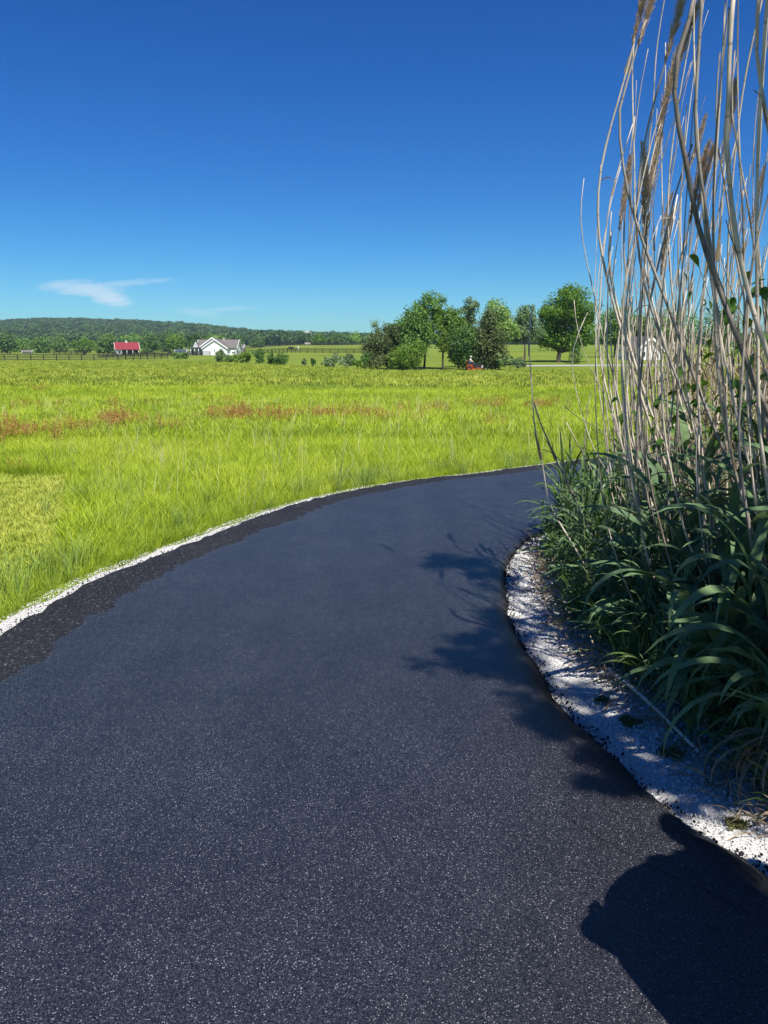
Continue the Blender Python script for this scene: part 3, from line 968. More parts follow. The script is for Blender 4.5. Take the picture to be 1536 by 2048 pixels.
# ================================================================== BUILDINGS
M_white = plain('white_siding', (0.80, 0.80, 0.79), (0.72, 0.72, 0.71), scale=1.5, rough=0.6, stretch=(0.2, 0.2, 6))
M_trim = plain('white_trim', (0.82, 0.82, 0.80), (0.76, 0.76, 0.74), scale=3, rough=0.5)
M_shingle = plain('grey_shingle', (0.16, 0.145, 0.135), (0.10, 0.09, 0.085), scale=5, rough=0.85, bump=0.3)
M_redroof = plain('red_metal_roof', (0.23, 0.026, 0.034), (0.18, 0.020, 0.027), scale=2, rough=0.5)
M_glass_shade = plain('window_glass_and_shade', (0.02, 0.025, 0.03), (0.012, 0.014, 0.018), scale=2, rough=0.1, spec=0.6)  # window panes, and the dark sheet for shade inside the barn
M_bluegrey = plain('blue_grey_metal_roof', (0.06, 0.075, 0.11), (0.045, 0.055, 0.08), scale=3, rough=0.5)
M_tan = plain('tan_siding', (0.45, 0.40, 0.32), (0.36, 0.32, 0.26), scale=3)
M_yellow = plain('yellow_plastic', (0.70, 0.55, 0.05), (0.6, 0.45, 0.04), scale=3)


def gable(mb_wall, mb_roof, mb_trim, x0, x1, y0, y1, wall_h, apex_h, axis='Y', over=0.35, t=0.18):
    """gabled block; axis = direction of the ridge"""
    if axis == 'Y':
        xm = (x0 + x1) / 2
        mb_wall.prism([(x0, 0, -0.5), (x1, 0, -0.5), (x1, 0, wall_h), (xm, 0, apex_h), (x0, 0, wall_h)], (0, y0, 0), (0, y1, 0))
        for s, xe in ((-1, x0), (1, x1)):
            sl = (apex_h - wall_h) / (xm - x0)
            xo = xe + s * over
            zo = wall_h - sl * over
            poly = [(xm, 0, apex_h + .02), (xo, 0, zo + .02), (xo, 0, zo + t), (xm, 0, apex_h + t + .05)]
            mb_roof.prism(poly, (0, y0 - over + 0.06, 0), (0, y1 + over, 0))
            mb_trim.prism([(xm, 0, apex_h - .20), (xo, 0, zo - .22), (xo, 0, zo + t + .01), (xm, 0, apex_h + t + .06)], (0, y0 - over - .04, 0), (0, y0 - over + .05, 0))
    else:
        ym = (y0 + y1) / 2
        mb_wall.prism([(0, y0, -0.5), (0, y1, -0.5), (0, y1, wall_h), (0, ym, apex_h), (0, y0, wall_h)], (x0, 0, 0), (x1, 0, 0))
        for s, ye in ((-1, y0), (1, y1)):
            sl = (apex_h - wall_h) / (ym - y0)
            yo = ye + s * over
            zo = wall_h - sl * over
            poly = [(0, ym, apex_h + .02), (0, yo, zo + .02), (0, yo, zo + t), (0, ym, apex_h + t + .05)]
            mb_roof.prism(poly, (x0 - over + .06, 0, 0), (x1 + over - .06, 0, 0))
            for xa, xb in ((x0 - over - .04, x0 - over + .05), (x1 + over - .05, x1 + over + .04)):
                mb_trim.prism([(0, ym, apex_h - .18), (0, yo, zo - .2), (0, yo, zo + t + .01), (0, ym, apex_h + t + .06)], (xa, 0, 0), (xb, 0, 0))


def window(root, c, w, h, face='front'):
    f = MB().box(c, (w + .16, .06, h + .16)).build('window', M_trim, root)
    MB().box((c[0], c[1] - 0.035, c[2]), (w, .03, h)).build('pane', M_glass_shade, f)
    return f


# white house with cross gables and a porch
Yh = 262
s_ = Yh / 1572
b0_ = on_terrain(429, Yh); b0_.z -= 0.1
house = empty('white_house', b0_, 0, 'white farmhouse with grey roof, front gable and side porch', 'house')
X = lambda px_: (px_ - 429) * s_
w1, r1, t1 = MB(), MB(), MB()
gable(w1, r1, t1, X(405), X(454), 0, 9, 2.45, 5.15, 'Y')
w1.build('gable_wall', M_white, house)
r1.build('roof', M_shingle, house); t1.build('trim', M_trim, house)
w2, r2, t2 = MB(), MB(), MB()
gable(w2, r2, t2, X(386), X(467), 5.2, 14.0, 2.5, 5.05, 'X')
w2.build('wall', M_white, house); r2.build('roof', M_shingle, house); t2.build('trim', M_trim, house)
w3, r3, t3 = MB(), MB(), MB()
gable(w3, r3, t3, X(397), X(446), 2.9, 9.6, 2.9, 5.75, 'Y')
w3.build('gable_wall', M_white, house); r3.build('roof', M_shingle, house); t3.build('trim', M_trim, house)
w4, r4, t4 = MB(), MB(), MB()
gable(w4, r4, t4, X(381), X(392), 3.8, 7.0, 2.5, 4.2, 'Y', over=.2)
w4.build('dormer', M_white, house); r4.build('roof', M_shingle, house); t4.build('trim', M_trim, house)
pr = MB(); pr.prism([(X(369), 0, 2.35), (X(404.4), 0, 2.35), (X(404.4), 0, 2.85), (X(371), 0, 2.55)], (0, .6, 0), (0, 6.5, 0)); pr.build('porch_roof', M_shingle, house)
MB().box(((X(371) + X(404)) / 2, 6.0, 1.1), (X(403.5) - X(371), .2, 2.45)).build('porch_wall', M_white, house)
for px_ in (372, 380, 388, 396):
    MB().box((X(px_), .9, 1.1), (.24, .24, 2.5)).build('porch_post', M_trim, house)
for px_, w_ in ((377, .9), (385, 1.0), (392.5, .9), (399, .9)):
    window(house, (X(px_), 5.86, 1.15), w_, 1.5)
window(house, (X(429), -0.04, 1.75), .34, .42)
window(house, (X(460), 5.15, .85), .95, .35)
ch = MB().box((X(437), 9.5, 5.3), (.6, .6, 1.0)).build('chimney', M_tan, house)

# red roofed barn, turned so that its shaded left gable shows
Yb = 292
bb_ = on_terrain(255, Yb); bb_.z -= 0.1
barn = empty('red_roofed_barn', bb_, R(23), 'small white barn with a red metal roof and open front', 'barn')
w, r, t = MB(), MB(), MB()
gable(w, r, t, -4.0, 4.0, 0.0, 6.5, 2.1, 4.35, 'X', over=.45)
MB().prism([(0, 0, -.5), (0, 6.5, -.5), (0, 6.5, 2.1), (0, 3.25, 4.3), (0, 0, 2.1)], (-4.0, 0, 0), (-3.85, 0, 0)).build('gable_wall', M_white, barn)
MB().prism([(0, 0, -.5), (0, 6.5, -.5), (0, 6.5, 2.1), (0, 3.25, 4.3), (0, 0, 2.1)], (3.85, 0, 0), (4.0, 0, 0)).build('gable_wall', M_white, barn)
MB().box((0, 6.4, .8), (7.7, .15, 2.6)).build('back_wall', M_white, barn)
MB().box((0, 3.0, .8), (7.7, .15, 2.6)).build('interior_shade', M_glass_shade, barn)  # dark sheet standing in for the shade behind the open front
MB().box((-2.9, 0.09, .8), (1.9, .15, 2.6)).build('front_wall', M_white, barn)
r.build('roof', M_redroof, barn); t.build('trim', M_trim, barn)
for x_ in (-0.3, 1.8, 3.9):
    MB().box((x_, -.15, .8), (.22, .22, 2.6)).build('post', M_trim, barn)
window(barn, (-2.9, -.02, 1.0), .7, .9)
v_ = MB().box((0, 3.25, 4.7), (.5, .5, .5)).build('roof_vent', M_trim, barn)
MB().prism([(-.35, 0, 4.95), (.35, 0, 4.95), (0, 0, 5.25)], (0, 2.95, 0), (0, 3.55, 0)).build('vent_cap', M_trim, v_)
y_ = on_terrain(267.5, Yb - 4)
tub = MB(); tub.tube([(0, 0, -.1), (0, 0, .25), (0, 0, .55)], [.42, .48, .55], 12); tub.box((0.9, 0, .2), (.5, .4, .55), taper=.8)
o_ = tub.build('feed_tub', M_yellow); o_.location = y_; tag(o_, 'yellow tub in front of the red roofed barn', 'tub')


def simple_house(name, label, cat, px_, Y, w, d, wh, ah, wall, roof_m, axis='X', rz=0.0, wins=2):
    b_ = on_terrain(px_, Y); b_.z -= .1
    root = empty(name, b_, rz, label, cat)
    w_, r_, t_ = MB(), MB(), MB()
    gable(w_, r_, t_, -w / 2, w / 2, 0, d, wh, ah, axis)
    w_.build('wall', wall, root); r_.build('roof', roof_m, root); t_.build('trim', M_trim, root)
    for k_ in range(wins):
        window(root, (-w / 2 + w * (k_ + .5) / wins, -.04, wh * .55), w * .12, wh * .4)
    return root


simple_house('equipment_shed', 'low shed with blue grey roof left of the white house', 'shed', 360, 256, 3.3, 3, 0.95, 1.75, M_tan, M_bluegrey, 'X', 0, 1)
simple_house('tan_cottage', 'small pale cottage half hidden right of the white house', 'house', 478, 330, 3.4, 5, 2.0, 3.3, M_tan, M_shingle, 'X', 0, 1)
simple_house('white_cottage', 'tiny white house at the foot of the ridge', 'house', 615, 470, 2.6, 3, 0.75, 1.35, M_white, M_tan, 'X', 0, 2)
hh = simple_house('hill_house', 'white house high on the wooded ridge', 'house', 616, 1010, 16, 12, 9.5, 14, M_white, M_tan, 'Y', 0.3, 3)
hh.location.z += 0.0
simple_house('shed', 'weathered pale shed among the trees at far left', 'shed', 53, 332, 3.4, 3, 0.8, 1.4, M_tan, M_shingle, 'X', .2, 1)
wb = simple_house('white_barn', 'white gabled barn seen through the reed canes', 'barn', 1300, 132, 4.6, 6, 1.8, 3.7, M_white, M_shingle, 'Y', R(14), 2)

# pale lane in front of the maple
M_lane = plain('pale_gravel_lane', (0.34, 0.33, 0.31), (0.26, 0.25, 0.23), scale=2, rough=0.9, bump=.3)
V, n_ = [], 40
for i in range(n_):
    f = i / (n_ - 1)
    for Y in (110.0 + 3 * f, 113.6 + 3 * f):
        p_ = on_terrain(1030 + (1560 - 1030) * f, Y)
        V.append((p_.x, p_.y, p_.z - .07))
k = np.arange(n_ - 1) * 2
lm = np_mesh('lane', np.array(V), np.stack([k, k + 2, k + 3, k + 1], 1), M_lane)
tag(obj('lane', lm), 'pale gravel lane crossing in front of the maple', kind='structure')

# rusty frame beside the forked tree
M_rust = plain('rusty_steel', (0.16, 0.07, 0.035), (0.09, 0.045, 0.025), scale=5, rough=.8)
p_ = on_terrain(1043, 106); p_.z -= .1
fr = MB()
for x_ in (-.38, .38):
    fr.box((x_, 0, .72), (.10, .10, 1.5))
fr.box((0, 0, 1.44), (.86, .09, .09)); fr.box((0, 0, .85), (.66, .06, .06)); fr.box((0, 0, .35), (.66, .06, .06))
o_ = fr.build('steel_frame', M_rust); o_.location = p_
tag(o_, 'rusty upright steel frame standing left of the forked tree trunk', 'frame')

# ================================================================== CATTLE
def cow(label, px_, Y, mat, rz):
    root = empty('cow', on_terrain(px_, Y) - Vector((0, 0, .08)), rz, label, 'cow', 'cattle on the far pasture')
    b_ = MB()
    b_.tube([(-.82, 0, 1.02), (-.72, 0, 1.05), (-.3, 0, .98), (.2, 0, .98), (.6, 0, 1.04), (.82, 0, 1.08), (1.05, 0, .95), (1.28, 0, .62), (1.42, 0, .30), (1.52, 0, .14)],
            [.12, .30, .36, .38, .36, .28, .19, .15, .15, .09], 12)
    for x_, y_ in ((-.66, .17), (-.66, -.17), (.56, .16), (.56, -.16)):
        b_.tube([(x_, y_, .95), (x_ + (.06 if x_ < 0 else 0), y_, .62), (x_ - (.06 if x_ < 0 else 0), y_, .36), (x_, y_, .04), (x_ + .03, y_, 0)], [.16, .12, .07, .055, .07], 8)
    b_.build('body', mat, root, smooth=True)
    MB().tube([(-.86, 0, 1.12), (-.98, 0, .85), (-.98, 0, .45)], [.035, .025, .05], 6).build('tail', mat, root, smooth=True)
    for s in (-1, 1):
        MB().ellipsoid((1.27, .18 * s, .70), (.05, .12, .05), 8, 5).build('ear', mat, root, smooth=True)
    return root


cow('black cow grazing on the far pasture', 583, 268, plain('black_hide', (.012, .011, .01), (.02, .018, .016)), R(170))
cow('pale cow grazing right of the black cow', 596, 268, plain('cream_hide', (.62, .56, .42), (.5, .44, .32)), R(-80))
# ================================================================== PEOPLE AND MOWER
def skin_body(name, joints, edges, mat, parent, root=0, sub=2):
    """continuous body grown round a skeleton: joints = [(co, radius or (rx, ry))]"""
    me = bpy.data.meshes.new(name)
    me.from_pydata([j[0] for j in joints], edges, [])
    me.materials.append(mat)
    o = obj(name, me, parent)
    md = o.modifiers.new('skin', 'SKIN')
    md.use_smooth_shade = True
    for i, sv in enumerate(me.skin_vertices[0].data):
        r_ = joints[i][1]
        sv.radius = r_ if hasattr(r_, '__len__') else (r_, r_)
        sv.use_root = (i == root)
    ss = o.modifiers.new('subdivision', 'SUBSURF')
    ss.levels = ss.render_levels = sub
    return o


M_skin = plain('skin', (0.52, 0.32, 0.22), (0.45, 0.27, 0.18), scale=8, rough=.55)
M_hair = plain('dark_hair', (0.03, 0.02, 0.014), (0.018, 0.012, 0.009), scale=30, rough=.6)
M_shirt = plain('white_cotton', (0.72, 0.72, 0.70), (0.6, 0.6, 0.6), scale=6, rough=.9)
M_jacket = plain('grey_canvas', (0.20, 0.21, 0.22), (0.14, 0.15, 0.16), scale=6, rough=.9, bump=.2)
M_denim = plain('denim', (0.045, 0.06, 0.10), (0.03, 0.04, 0.07), scale=20, rough=.9)
M_boot = plain('boot_leather', (0.05, 0.03, 0.02), (0.03, 0.02, 0.014), scale=9, rough=.6)
M_orange = plain('orange_paint', (0.42, 0.085, 0.022), (0.34, 0.065, 0.018), scale=3, rough=.4)
M_dkgrey = plain('dark_grey_plastic', (0.035, 0.037, 0.04), (0.02, 0.02, 0.022), scale=5, rough=.5)
M_rubber = plain('tyre_rubber', (0.02, 0.02, 0.02), (0.012, 0.012, 0.012), scale=12, rough=.9)
M_silver = plain('bare_metal', (0.5, 0.5, 0.5), (0.4, 0.4, 0.4), scale=8, rough=.35, metal=.8)

# ---- ride-on mower, facing right
mp_ = on_terrain(949, 97.5); mp_.z -= .06
mower = empty('riding_mower', mp_, R(-18), 'orange ride-on mower with dark hood in front of the hedgerow', 'mower')
h_ = MB()
h_.prism([(.10, 0, .42), (.98, 0, .42), (1.02, 0, .70), (.92, 0, .86), (.22, 0, .98), (.10, 0, .95)], (0, -.30, 0), (0, .30, 0))
hood = h_.build('hood', M_dkgrey, mower)
MB().box((1.02, 0, .56), (.06, .56, .26)).build('grille', M_trim, hood)
for s in (-1, 1):
    MB().box((.97, .2 * s, .78), (.08, .12, .07)).build('headlight', M_silver, hood)
MB().box((.25, 0, .36), (1.7, .42, .14)).build('chassis', M_orange, mower)
f_ = MB(); f_.prism([(-.85, 0, .45), (-.1, 0, .45), (-.14, 0, .72), (-.3, 0, .80), (-.7, 0, .80), (-.86, 0, .70)], (0, -.50, 0), (0, .50, 0)); f_.build('rear_fender', M_orange, mower)
MB().box((.18, 0, .22), (.85, 1.15, .16), taper=.9).build('mowing_deck', M_orange, mower)
MB().prism([(.35, 0, .30), (1.0, 0, .20), (1.0, 0, .40), (.4, 0, .46)], (0, -.58, 0), (0, -.30, 0)).build('side_panel', M_orange, mower)
st_ = MB(); st_.box((-.5, 0, .86), (.46, .46, .12)); st_.box((-.74, 0, 1.06), (.12, .46, .42), ry=-.15); st_.build('seat', M_dkgrey, mower)
sw = MB(); sw.tube([(.12, 0, .9), (-.08, 0, 1.12)], [.03, .025], 8); 
ring = [(-.08 + .13 * math.cos(a_) * .6, .17 * math.sin(a_), 1.12 + .13 * math.cos(a_) * .6) for a_ in np.linspace(0, 2 * math.pi, 17)]
sw.tube(ring, .018, 6, caps=False); sw.build('steering_wheel', M_dkgrey, mower, smooth=True)
for x_, r_, w_ in ((-.5, .33, .26), (.82, .22, .18)):
    for s in (-1, 1):
        cy = s * (.46 if x_ < 0 else .40)
        wh = empty('wheel', (x_, cy, r_)); wh.parent = mower
        MB().wheel((0, 0, 0), r_, w_, 'Y', 20, inner=r_ * .55).build('tyre', M_rubber, wh, smooth=True)
        MB().wheel((0, 0, 0), r_ * .62, w_ * .8, 'Y', 16).build('rim', M_orange, wh)
rp = MB(); rp.tube([(-.85, -.42, .75), (-.88, -.42, 1.25), (-.88, 0, 1.3), (-.88, .42, 1.25), (-.85, .42, .75)], .03, 6); rp.build('grab_bar', M_orange, mower, smooth=True)

# ---- the driver
drv = empty('person', mp_ + Vector((0, 0, 0)), R(-18), 'person in a white shirt and pale cap driving the orange mower', 'person')
J = [((-.50, 0, .98), (.16, .14)), ((-.52, 0, 1.20), (.15, .12)), ((-.49, 0, 1.42), (.19, .12)), ((-.47, 0, 1.52), (.07, .07)), ((-.44, 0, 1.60), (.06, .06)), ((-.42, 0, 1.70), (.095, .085)), ((-.42, 0, 1.79), (.075, .07))]
E_ = [(0, 1), (1, 2), (2, 3), (3, 4), (4, 5), (5, 6)]
for s in (-1, 1):
    b_ = len(J)
    J += [((-.48, .20 * s, 1.43), .062), ((-.34, .27 * s, 1.24), .048), ((-.12, .18 * s, 1.16), .038), ((-.05, .15 * s, 1.16), .035)]
    E_ += [(2, b_), (b_, b_ + 1), (b_ + 1, b_ + 2), (b_ + 2, b_ + 3)]
    b_ = len(J)
    J += [((-.44, .10 * s, .96), .10), ((-.06, .15 * s, .98), .075), ((.04, .16 * s, .62), .052), ((.06, .16 * s, .48), .045), ((.18, .16 * s, .46), .038)]
    E_ += [(0, b_), (b_, b_ + 1), (b_ + 1, b_ + 2), (b_ + 2, b_ + 3), (b_ + 3, b_ + 4)]
skin_body('body', J, E_, M_skin, drv)
tor = [((-.50, 0, .98), (.19, .165)), ((-.52, 0, 1.20), (.18, .15)), ((-.49, 0, 1.42), (.215, .145)), ((-.475, 0, 1.50), (.10, .09))]
te = [(0, 1), (1, 2), (2, 3)]
for s in (-1, 1):
    b_ = len(tor); tor += [((-.48, .21 * s, 1.43), .080), ((-.36, .27 * s, 1.27), .068)]; te += [(2, b_), (b_, b_ + 1)]
skin_body('shirt', tor, te, M_shirt, drv)
tr_j = [((-.50, 0, .98), (.185, .16))]; te = []
for s in (-1, 1):
    b_ = len(tr_j); tr_j += [((-.42, .11 * s, .96), .115), ((-.06, .15 * s, .985), .09), ((.04, .16 * s, .64), .07), ((.06, .16 * s, .50), .065)]
    te += [(0, b_), (b_, b_ + 1), (b_ + 1, b_ + 2), (b_ + 2, b_ + 3)]
skin_body('trousers', tr_j, te, M_denim, drv)
cp = MB(); cp.ellipsoid((-.42, 0, 1.76), (.115, .105, .085), 12, 8); cp.box((-.29, 0, 1.745), (.14, .15, .015)); cp.build('cap', M_shirt, drv, smooth=True)

# ---- unseen person added on the driveway edge to cast the corner shadow
pp = Vector((1.42, 1.27, -0.02))
per = empty('person', pp, 0, 'unseen person in a loose grey coat whose shadow falls on the driveway corner', 'person')
J = [((0, 0, .95), (.16, .13)), ((0, 0, 1.15), (.15, .11)), ((-.02, 0, 1.36), (.20, .12)), ((-.03, .02, 1.47), (.065, .065)), ((-.03, .03, 1.54), (.058, .06)), ((-.02, .05, 1.63), (.082, .098)), ((-.02, .05, 1.72), (.068, .085))]
E_ = [(0, 1), (1, 2), (2, 3), (3, 4), (4, 5), (5, 6)]


def hand(J, E_, wrist, palm, d, side, curl, scale=1.0):
    """palm and five fingers; d = pointing direction, side = direction of the thumb, curl = bending direction"""
    d, side, curl = Vector(d).normalized(), Vector(side).normalized(), Vector(curl).normalized()
    J.append((tuple(palm), (.036, .024)))
    pi_ = len(J) - 1
    E_.append((wrist, pi_))
    for k_, (o_, L) in enumerate(((-.030, .055), (-.010, .072), (.010, .078), (.030, .070))):
        a_ = Vector(palm) + d * .035 + side * o_
        b_ = a_ + d * L * .45 + curl * .006
        c_ = b_ + d * L * .32 + curl * L * .35
        e_ = c_ + d * L * .12 + curl * L * .35
        n_ = len(J)
        J.extend([(tuple(a_), .0105), (tuple(b_), .0095), (tuple(c_), .009), (tuple(e_), .0075)])
        E_.extend([(pi_, n_), (n_, n_ + 1), (n_ + 1, n_ + 2), (n_ + 2, n_ + 3)])
    a_ = Vector(palm) + side * .045 + d * .005
    b_ = a_ + side * .025 + d * .03
    c_ = b_ + d * .026 + curl * .012
    n_ = len(J)
    J.extend([(tuple(a_), .012), (tuple(b_), .0105), (tuple(c_), .009)])
    E_.extend([(pi_, n_), (n_, n_ + 1), (n_ + 1, n_ + 2)])


# left arm: elbow and fist stick out sideways
b_ = len(J)
J += [((-.21, 0, 1.40), .062), ((-.40, -.10, 1.17), .050), ((-.53, -.10, 1.07), .042), ((-.55, -.085, 1.10), .036)]
E_ += [(2, b_), (b_, b_ + 1), (b_ + 1, b_ + 2), (b_ + 2, b_ + 3)]
hand(J, E_, b_ + 3, (-.555, -.08, 1.095), (-.3, .3, .6), (.25, .9, .1), (.75, .2, -.5))
# right arm hangs bent in front
b_ = len(J)
J += [((.18, 0, 1.40), .062), ((.27, -.02, 1.12), .050), ((.16, .18, 1.02), .038), ((.10, .22, 1.02), .033)]
E_ += [(2, b_), (b_, b_ + 1), (b_ + 1, b_ + 2), (b_ + 2, b_ + 3)]
hand(J, E_, b_ + 3, (.06, .24, 1.02), (-.8, .4, 0), (.1, .2, .9), (-.2, -.7, -.2))
for s in (-1, 1):
    b_ = len(J)
    J += [((.09 * s, 0, .90), .10), ((.11 * s, .02, .50), .065), ((.12 * s, 0, .25), .055), ((.12 * s, -.01, .09), .042), ((.13 * s, .12, .045), .035)]
    E_ += [(0, b_), (b_, b_ + 1), (b_ + 1, b_ + 2), (b_ + 2, b_ + 3), (b_ + 3, b_ + 4)]
skin_body('body', J, E_, M_skin, per)
# face and hair
fc = MB(); fc.tube([(-.02, .135, 1.655), (-.02, .162, 1.615), (-.02, .145, 1.605)], [.010, .015, .010], 6)
for s in (-1, 1):
    fc.ellipsoid((-.02 + .088 * s, .05, 1.63), (.012, .025, .034), 8, 6)
fc.build('face_features', M_skin, per, smooth=True)
MB().tube([(-.05, .142, 1.575), (-.02, .149, 1.572), (.01, .142, 1.575)], .006, 5).build('mouth', plain('lips', (.35, .14, .11)), per)
for s in (-1, 1):
    MB().ellipsoid((-.02 + .034 * s, .138, 1.655), (.014, .008, .009), 8, 6).build('eye', M_hair, per, smooth=True)
hr = MB(); hr.ellipsoid((-.02, .028, 1.68), (.098, .108, .095), 14, 10, .02); hr.build('hair', M_hair, per, smooth=True)
# coat: loose, flaring to the knee, left side widened to shape the cast shadow
V, n_ = [], 26
prof = [(1.49, .075, .075, 0, -.03), (1.46, .12, .09, 0, -.03), (1.41, .235, .125, -.01, -.02), (1.30, .315, .15, -.07, -.01), (1.20, .37, .17, -.13, 0), (1.05, .40, .19, -.17, 0), (.85, .43, .22, -.19, 0), (.62, .45, .25, -.19, 0)]
for (z, rx, ry, ox, oy) in prof:
    for k_ in range(n_):
        a_ = 2 * math.pi * k_ / n_
        fold = 1 + (.04 * math.sin(5 * a_ + z * 3) if z < 1.3 else 0)
        V.append((ox + rx * math.cos(a_) * fold, oy + ry * math.sin(a_) * fold, z))
ct = MB()
ct.add(V, [(i * n_ + k_, (i + 1) * n_ + k_, (i + 1) * n_ + (k_ + 1) % n_, i * n_ + (k_ + 1) % n_) for i in range(len(prof) - 1) for k_ in range(n_)])
ct.tube([(-.20, 0, 1.37), (-.40, -.09, 1.15), (-.54, -.095, 1.06), (-.575, -.075, 1.13)], [.10, .088, .078, .066], 10)
ct.tube([(.18, 0, 1.36), (.27, -.02, 1.12), (.17, .16, 1.03)], [.09, .075, .06], 10)
co = ct.build('coat', M_jacket, per, smooth=True)
sol = co.modifiers.new('thickness', 'SOLIDIFY'); sol.thickness = .012
tr_j = [((0, 0, .95), (.18, .15))]; te = []
for s in (-1, 1):
    b_ = len(tr_j); tr_j += [((.09 * s, 0, .90), .115), ((.11 * s, .02, .50), .085), ((.12 * s, 0, .25), .078), ((.12 * s, -.01, .10), .075)]
    te += [(0, b_), (b_, b_ + 1), (b_ + 1, b_ + 2), (b_ + 2, b_ + 3)]
skin_body('trousers', tr_j, te, M_denim, per)
for s in (-1, 1):
    bt = MB(); bt.tube([(.12 * s, -.05, .05), (.12 * s, .02, .055), (.13 * s, .10, .045), (.135 * s, .19, .035), (.135 * s, .22, .03)], [.045, .055, .05, .042, .02], 10)
    bt.tube([(.12 * s, -.01, .05), (.12 * s, -.01, .17)], [.055, .055], 10)
    bt.build('boot', M_boot, per, smooth=True)
# ================================================================== REEDS
M_cane = None


def cane_material(name, a, b2, dark):
    m, t, b = new_mat(name)
    co = nd(t, 'ShaderNodeTexCoord')
    mp = nd(t, 'ShaderNodeMapping'); mp.inputs['Scale'].default_value = (60, 60, 3.2)
    t.links.new(co.outputs['Object'], mp.inputs[0])
    n1 = nd(t, 'ShaderNodeTexNoise', inp={'Scale': 1.0, 'Detail': 5.0, 'Roughness': .65})
    t.links.new(mp.outputs[0], n1.inputs['Vector'])
    n2 = nd(t, 'ShaderNodeTexNoise', inp={'Scale': 2.6, 'Detail': 3.0})
    t.links.new(co.outputs['Object'], n2.inputs['Vector'])
    oi = nd(t, 'ShaderNodeObjectInfo')
    f = mathn(t, 'ADD', mathn(t, 'MULTIPLY', n1.outputs['Fac'], .5), mathn(t, 'ADD', mathn(t, 'MULTIPLY', n2.outputs['Fac'], .3), mathn(t, 'MULTIPLY', oi.outputs['Random'], .2)))
    sx_ = nd(t, 'ShaderNodeSeparateXYZ')
    t.links.new(co.outputs['Object'], sx_.inputs[0])
    fr_ = mathn(t, 'FRACT', mathn(t, 'ADD', mathn(t, 'MULTIPLY', sx_.outputs[2], 4.6), mathn(t, 'MULTIPLY', oi.outputs['Random'], 7.0)))
    node = mathn(t, 'LESS_THAN', fr_, .045)
    mn = nd(t, 'ShaderNodeMixRGB', inp={'Color2': (dark[0], dark[1], dark[2], 1)})
    t.links.new(mathn(t, 'MULTIPLY', node, .45), mn.inputs[0])
    t.links.new(ramp(t, f, [(.28, dark), (.44, b2), (.62, a)]), mn.inputs[1])
    t.links.new(mn.outputs[0], b.inputs['Base Color'])
    b.inputs['Roughness'].default_value = .55
    b.inputs['Specular IOR Level'].default_value = .3
    return m


M_cane = cane_material('dry_cane', (0.68, 0.59, 0.47), (0.45, 0.38, 0.295), (0.10, 0.08, 0.06))
M_cane_dark = cane_material('dark_cane', (0.34, 0.30, 0.26), (0.19, 0.165, 0.14), (0.05, 0.042, 0.036))  # darker tone for a share of the canes
M_plume = leaf_mat('dry_plume', (0.48, 0.38, 0.27), (0.33, 0.25, 0.17), (0.60, 0.50, 0.38), scale=6, transl=.3, rough=.8, spec=.1)
M_dry = leaf_mat('dry_reed_leaf', (0.30, 0.235, 0.15), (0.14, 0.105, 0.068), (0.46, 0.37, 0.25), scale=5, transl=.25, rough=.8, spec=.15)
M_reed = leaf_mat('reed_leaf', (0.130, 0.210, 0.095), (0.080, 0.140, 0.066), (0.19, 0.27, 0.105), scale=2.2, transl=.22, rough=.6, spec=.25)
M_reed2 = leaf_mat('young_reed_leaf', (0.11, 0.19, 0.05), (0.065, 0.125, 0.038), (0.18, 0.27, 0.06), scale=2.2, transl=.3, rough=.45, spec=.4)
M_shoot = plain('green_reed_stem', (0.14, 0.19, 0.07), (0.09, 0.13, 0.05), scale=14, rough=.5)
M_vine = leaf_mat('vine_leaf', (0.075, 0.165, 0.022), (0.04, 0.09, 0.015), (0.13, 0.24, 0.03), scale=4, transl=.3, rough=.35, spec=.5)

EDGE_Y = [0.5, 1.5, 2.44, 2.79, 3.23, 3.63, 4.04, 4.65, 5.6, 6.31, 7.2, 8.5]
EDGE_X = [1.95, 1.6, 1.38, 1.35, 1.29, 1.21, 1.16, 1.17, 1.27, 1.42, 2.2, 3.9]
edge_x = lambda y: float(np.interp(y, EDGE_Y, EDGE_X))
inner_y = lambda x: float(np.interp(x, [1.4, 2.3, 3.6, 6.0, 9.5], [6.5, 7.4, 8.4, 9.5, 10.5]))


def plume_mesh(i):
    """feathery dry flower head about 0.4 m long, growing along +Z"""
    n, L = 620, 0.40
    zz = rng.random(n) ** 1.0 * L
    w = 0.006 + 0.015 * np.sin(np.clip(zz / L, 0, 1) * math.pi) ** 0.7
    ang = rng.random(n) * 6.28
    d = np.stack([np.cos(ang), np.sin(ang), 1.7 + rng.random(n) * 1.8], 1); d /= np.linalg.norm(d, axis=1)[:, None]
    bend = 0.06 * (zz / L) ** 2
    base = np.stack([bend + 0 * zz, 0 * zz, zz], 1)
    ln = (w * (1.2 + rng.random(n)))[:, None] * 1.6
    sd_ = np.cross(d, rng.normal(0, 1, (n, 3))); sd_ /= np.linalg.norm(sd_, axis=1)[:, None]
    sw_ = 0.0017
    V = np.empty((n, 4, 3))
    V[:, 0] = base; V[:, 1] = base + d * ln * .5 + sd_ * sw_; V[:, 2] = base + d * ln; V[:, 3] = base + d * ln * .5 - sd_ * sw_
    return leaf_mesh('plume', V.reshape(-1, 3), M_plume)


PLUMES = [plume_mesh(i) for i in range(5)]


